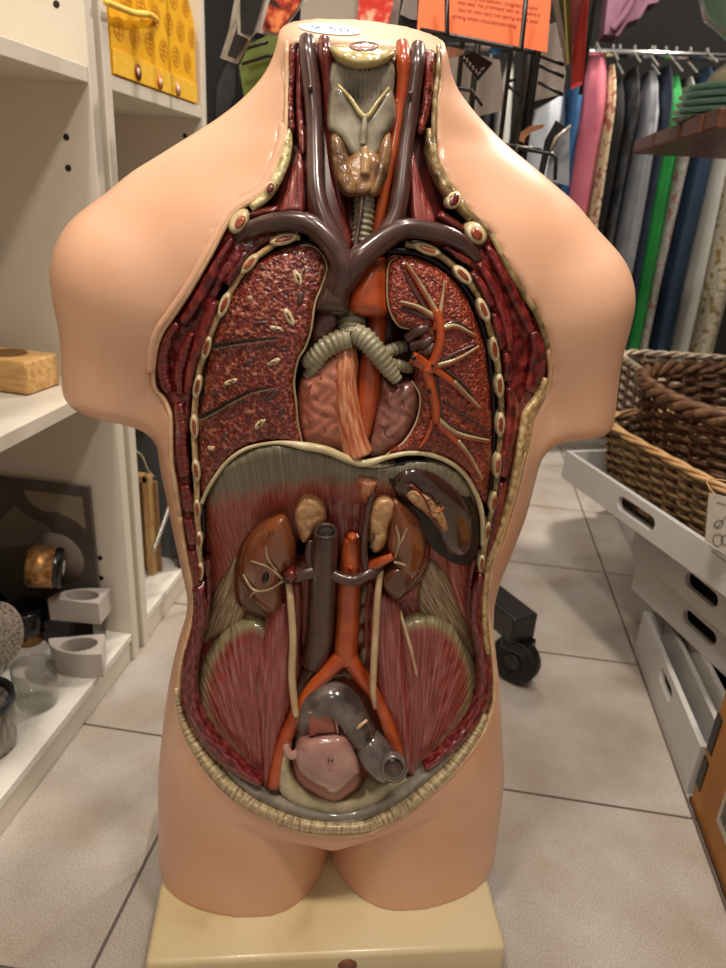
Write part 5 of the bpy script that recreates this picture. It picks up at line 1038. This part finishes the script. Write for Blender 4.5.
def crate(name, A, Bp, wd, z0, z1, label, slot, L_=None, group='white slotted crates'):
    """A far corner, Bp a nearer point on the same long side (x, y)"""
    A = np.array(A[:2]); d = np.array(Bp[:2]) - A; ln = np.linalg.norm(d); d /= ln; L_ = L_ or ln; nrm = np.array([-d[1], d[0]])
    ang = math.atan2(d[1], d[0]); root = rooted(name, (A[0], A[1], z0), label, 'crate', group, ang); H_ = z1 - z0 - .001
    th = .009
    for w_, (v, f) in (('long_side', slot_wall(L_, H_, th, slot[0], slot[1], slot[2], slot[3])), ):
        mesh(w_, v, f, cw, root, False)
    box('long_side', (L_ / 2, wd - th / 2, H_ / 2), (L_, th, H_), cw, root, .0005); box('short_side', (th / 2, wd / 2, H_ / 2), (th, wd - 2 * th, H_), cw, root, .0005); box('short_side', (L_ - th / 2, wd / 2, H_ / 2), (th, wd - 2 * th, H_), cw, root, .0005)
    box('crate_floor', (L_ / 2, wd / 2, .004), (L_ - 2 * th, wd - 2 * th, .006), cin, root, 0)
    return root, A, d
def along(A, d, px, py):          # distance along the wall plane where the pixel's ray meets it, and height
    r = ray(px, py); nrm = np.array([-d[1], d[0]]); t = (nrm @ (A - CAM[:2])) / (nrm @ r[:2]); p = CAM + r * t; return (p[:2] - A) @ d, p[2]
def crate_px(name, A, Bq, wd, z0, z1, label, sl, L_):
    A = np.array(A[:2]); d = np.array(Bq[:2]) - A; d /= np.linalg.norm(d)
    (s0, h0), (s1, h1) = along(A, d, *sl[0]), along(A, d, *sl[1]); zc_ = min(max((h0 + h1) / 2 - z0, .026), z1 - z0 - .024)
    return crate(name, A, A + d, wd, z0, z1, label, ((s0 + s1) / 2, abs(s1 - s0), .026, zc_), L_)
crate_px('slotted_crate', (.237, 1.356), (.411, .951), .60, .283, .34, 'white slotted crate topmost of the stack with the baskets in it', ((618, 498), (654, 529)), .66)
A2, B2 = onz(631, 551, .195), onz(726, 636, .195); crate_px('slotted_crate', A2, B2, .45, .195, .2825, 'white slotted crate second from the top of the stack', ((685, 577), (718, 603)), .55)
A3, B3 = onz(631, 588, .106), onz(726, 677, .106); crate_px('slotted_crate', A3, B3, .45, .106, .1945, 'white slotted crate third from the top of the stack', ((683, 613), (716, 642)), .52)
crate_px('slotted_crate', (.462, 1.20), (.462, .85), .36, 0.0005, .1055, 'white slotted crate on the floor behind the low front tray', ((677, 640), (692, 665)), .35)
crate_px('slotted_tray', (.405, 1.205), (.405, .85), .048, 0.0005, .088, 'low white slotted tray standing along the tile joint', ((660, 670), (671, 700)), .36)
o = box('white_storage_box', (.70, 1.72, .14), (.42, .40, .278), cw, None, .004); tag(o, 'closed white storage box under the dotted basket', 'box')
# baskets
def basket(name, cx, cy, z0, H_, ax, ay, pw_, flare, ang, rows, nst, mats, label, rimr=.009, amp=.006, strand=.0048, rim_m=None):
    root = rooted(name, (cx, cy, z0), label, 'basket', 'wicker baskets', ang)
    def P(a, t, off=0.0):
        c, s = math.cos(a), math.sin(a); k = (abs(c)**pw_ + abs(s)**pw_)**(-1 / pw_); f = flare + (1 - flare) * t
        return np.array([(ax * f + off) * k * c, (ay * f + off) * k * s, strand + H_ * t])
    for gi in range(len(mats)):
        geo = []
        for r in range(rows):
            if r % len(mats) != gi: continue
            t_ = (r + .5) / rows; N_ = nst * 6; pts = [P(2 * math.pi * i / N_, t_, amp * math.cos(math.pi * (i / 6 + r))) for i in range(N_ + 1)]
            geo.append(tube_geo(pts, strand, 5, False))
        multi('woven_strands', geo, mats[gi], root)
    geo = [tube_geo([P(2 * math.pi * (k + .5) / nst, t_) for t_ in np.linspace(0, 1, 5)], strand * .8, 5) for k in range(nst)]
    multi('stakes', geo, mats[0], root)
    N_ = 160; geo = [tube_geo([P(2 * math.pi * i / N_, 1.0, rimr * .7 * math.cos(i * .5 + ph)) + np.array([0, 0, rimr * .7 * math.sin(i * .5 + ph)]) for i in range(N_ + 1)], rimr * .62, 6, False) for ph in (0, 2.1, 4.2)]
    multi('rim_braid', geo, rim_m or mats[0], root)
    n = 40; mesh('basket_base', [P(2 * math.pi * i / n, 0) for i in range(n)] + [P(2 * math.pi * i / n, 0) + np.array([0, 0, -strand + .0005]) for i in range(n)], [tuple(range(n)), tuple(range(2 * n - 1, n - 1, -1))] + [(k, n + k, n + (k + 1) % n, (k + 1) % n) for k in range(n)], mats[0], root, False)
    return root
wk1 = M('wicker_brown', '#452a1c', '#654630', '#7d5b40', scale=60, rough=.5); wk1b = M('wicker_dark', '#3a2014', '#5a3622', scale=60, rough=.5)
wk2 = M('wicker_tan', '#54402a', '#7d6442', '#967c58', scale=60, rough=.5); wkr = M('wicker_rim', '#b98f60', '#d1ab7c', scale=40, rough=.5)
wk3 = M('wicker_pale', '#a38f78', '#bfae98', scale=60, rough=.6); wk3d = M('wicker_pale_dark', '#4a3226', rough=.6)
d1 = np.array([.395, -.919]); n1 = np.array([.919, .395]); A1 = np.array([.237, 1.356]); cB = A1 + d1 * .33 + n1 * .305
basket('tan_basket', cB[0], cB[1], .2905, .125, .318, .288, 6, .93, math.atan2(d1[1], d1[0]), 15, 58, [wk2, wk2], 'tan woven tray basket standing in the top white crate', rim_m=wkr, rimr=.006, strand=.0037, amp=.0048)
basket('brown_basket', .60, 1.275, .296, .20, .255, .235, 2.4, .80, .2, 20, 40, [wk1, wk1b], 'round dark brown wicker basket inside the tan tray basket', rimr=.012, strand=.0042, amp=.006)
basket('dotted_basket', .62, 1.72, .279, .165, .20, .19, 5, .95, .1, 14, 40, [wk3, wk3d], 'pale checked woven basket behind the brown one', rimr=.007, strand=.005)
# paper tag
tg = rooted('paper_tag', tuple(ony(720, 530, .93)), 'white paper tag with sketched drawing hanging over the crate edge', 'tag')
TQ = [ony(a, b, .925) for a, b in [(709,493),(752,503),(752,572),(705,541)]]; 
lw(tg, mesh('tag_paper', TQ + [p + np.array([0, .0012, 0]) for p in TQ], [(0, 1, 2, 3), (7, 6, 5, 4), (0, 4, 5, 1), (1, 5, 6, 2), (2, 6, 7, 3), (3, 7, 4, 0)], M('tag_white', '#b5ada2', '#bfb8ad', scale=30, rough=.7), smooth=False))
inkg = M('tag_ink', '#4a5548', rough=.7)
def tagline(name, pts, r=.0005): lw(tg, wtube(name, [ony(a, b, .924) for a, b in pts], r, inkg, seg=6))
tagline('drawn_loop', ell(719, 524, 4.5, 3.5, -30, 12) + [ell(719, 524, 4.5, 3.5, -30, 12)[0]]); tagline('drawn_loop', ell(718, 540, 5, 6, 0, 12) + [ell(718, 540, 5, 6, 0, 12)[0]]); tagline('drawn_loop', ell(725, 540, 3.4, 5, 10, 12) + [ell(725, 540, 3.4, 5, 10, 12)[0]])
tagline('drawn_line', [(714,524),(717,527),(724,519),(726,516)]); tagline('drawn_line', [(708,551 - 6),(714,549),(722,554)]); tagline('drawn_line', [(711,554 - 4),(718,556),(726,562)], .0007); tagline('drawn_line', [(717,502),(726,505)])
lw(tg, wtube('tag_string', [ony(716, 497, .924), ony(722, 480, .95), (cB[0] - .05, cB[1] - .30, .428)], .0009, wkr))
# cardboard box
card = M('cardboard', '#9c6428', '#ad7233', '#b87c3c', scale=12, rough=.6); 
cb = rooted('cardboard_box', (.58, .60, 0), 'brown cardboard box with black tape and barcode label', 'box')
lw(cb, box('carton', (.585, .60, .12), (.355, .462, .24), card, None, .002))
lw(cb, box('carton_edge', (.4065, .60, .004), (.004, .464, .007), M('cardboard_dark', '#5a3817', rough=.7), None, 0))
for z0_, z1_ in ((.035, .085), (.10, .16)): lw(cb, box('black_tape', (.4066, .822, (z0_ + z1_) / 2), (.0018, .017, z1_ - z0_), black, None, 0))
lab_ = [onx(a, b, .4068) for a, b in [(708,812),(726,770),(760,800),(760,900),(726,858)]]
lpl = box('shipping_label', (.4062, .675, .115), (.0012, .15, .13), M('label_paper', '#b5aca0', rough=.5), None, 0); lw(cb, lpl)
bars = []; rb_ = random.Random(3); y_ = .742
while y_ > .69:
    w_ = rb_.choice([.0012, .002, .003]); bars.append(([(.4052, y_, .062), (.4052, y_ - w_, .062), (.4052, y_ - w_, .095), (.4052, y_, .095)], [(0, 1, 2, 3)])); y_ -= w_ + rb_.choice([.0012, .002])
b_ = multi('barcode', bars, black, smooth=False); b_.parent = lpl
bars = [([(.4052, .738, z), (.4052, .70 - .01 * (k % 2), z), (.4052, .70 - .01 * (k % 2), z + .004), (.4052, .738, z + .004)], [(0, 1, 2, 3)]) for k, z in enumerate((.105, .115, .125, .14))]
b_ = multi('address_lines', bars, M('print_grey', '#57504a', rough=.6), smooth=False); b_.parent = lpl
# far floor: pink cloth heap and leaflets
vs, fs = [], []; nn = 26
for i in range(nn):
    for j in range(nn):
        u, v = i / (nn - 1) * 2 - 1, j / (nn - 1) * 2 - 1; r = max(0, 1 - (abs(u)**2.4 + abs(v)**2.4)); h = .055 * r**.4 * (1 + .3 * math.sin(u * 7 + v * 3) * math.cos(v * 6)) if r > 0 else 0
        vs.append((u * .17, v * .09, h + .001))
for i in range(nn - 1):
    for j in range(nn - 1): a = i * nn + j; fs.append((a, a + nn, a + nn + 1, a + 1))
fs.append(tuple([i * nn for i in range(nn)] + [(nn - 1) * nn + j for j in range(1, nn)] + [i * nn + nn - 1 for i in range(nn - 2, -1, -1)] + [j for j in range(nn - 2, 0, -1)]))
o = mesh('pink_cloth', vs, fs, M('cloth_rose', '#6a2c3c', '#8a4254', scale=20, rough=.8), None); o.location = (.27, 2.66, 0); tag(o, 'dark pink cloth heap on the far floor', 'cloth')
o = box('leaflet_stack', (0, 0, .012), (.20, .13, .022), M('leaflet', '#b5b0a8', '#c7c2ba', '#a07a90', scale=25, rough=.6, lo=.45, hi=.7), None, .001); o.location = (.50, 2.56, 0); o.rotation_euler = (0, 0, .1); tag(o, 'pale leaflet stack on the far floor beside the pink cloth', 'leaflets')
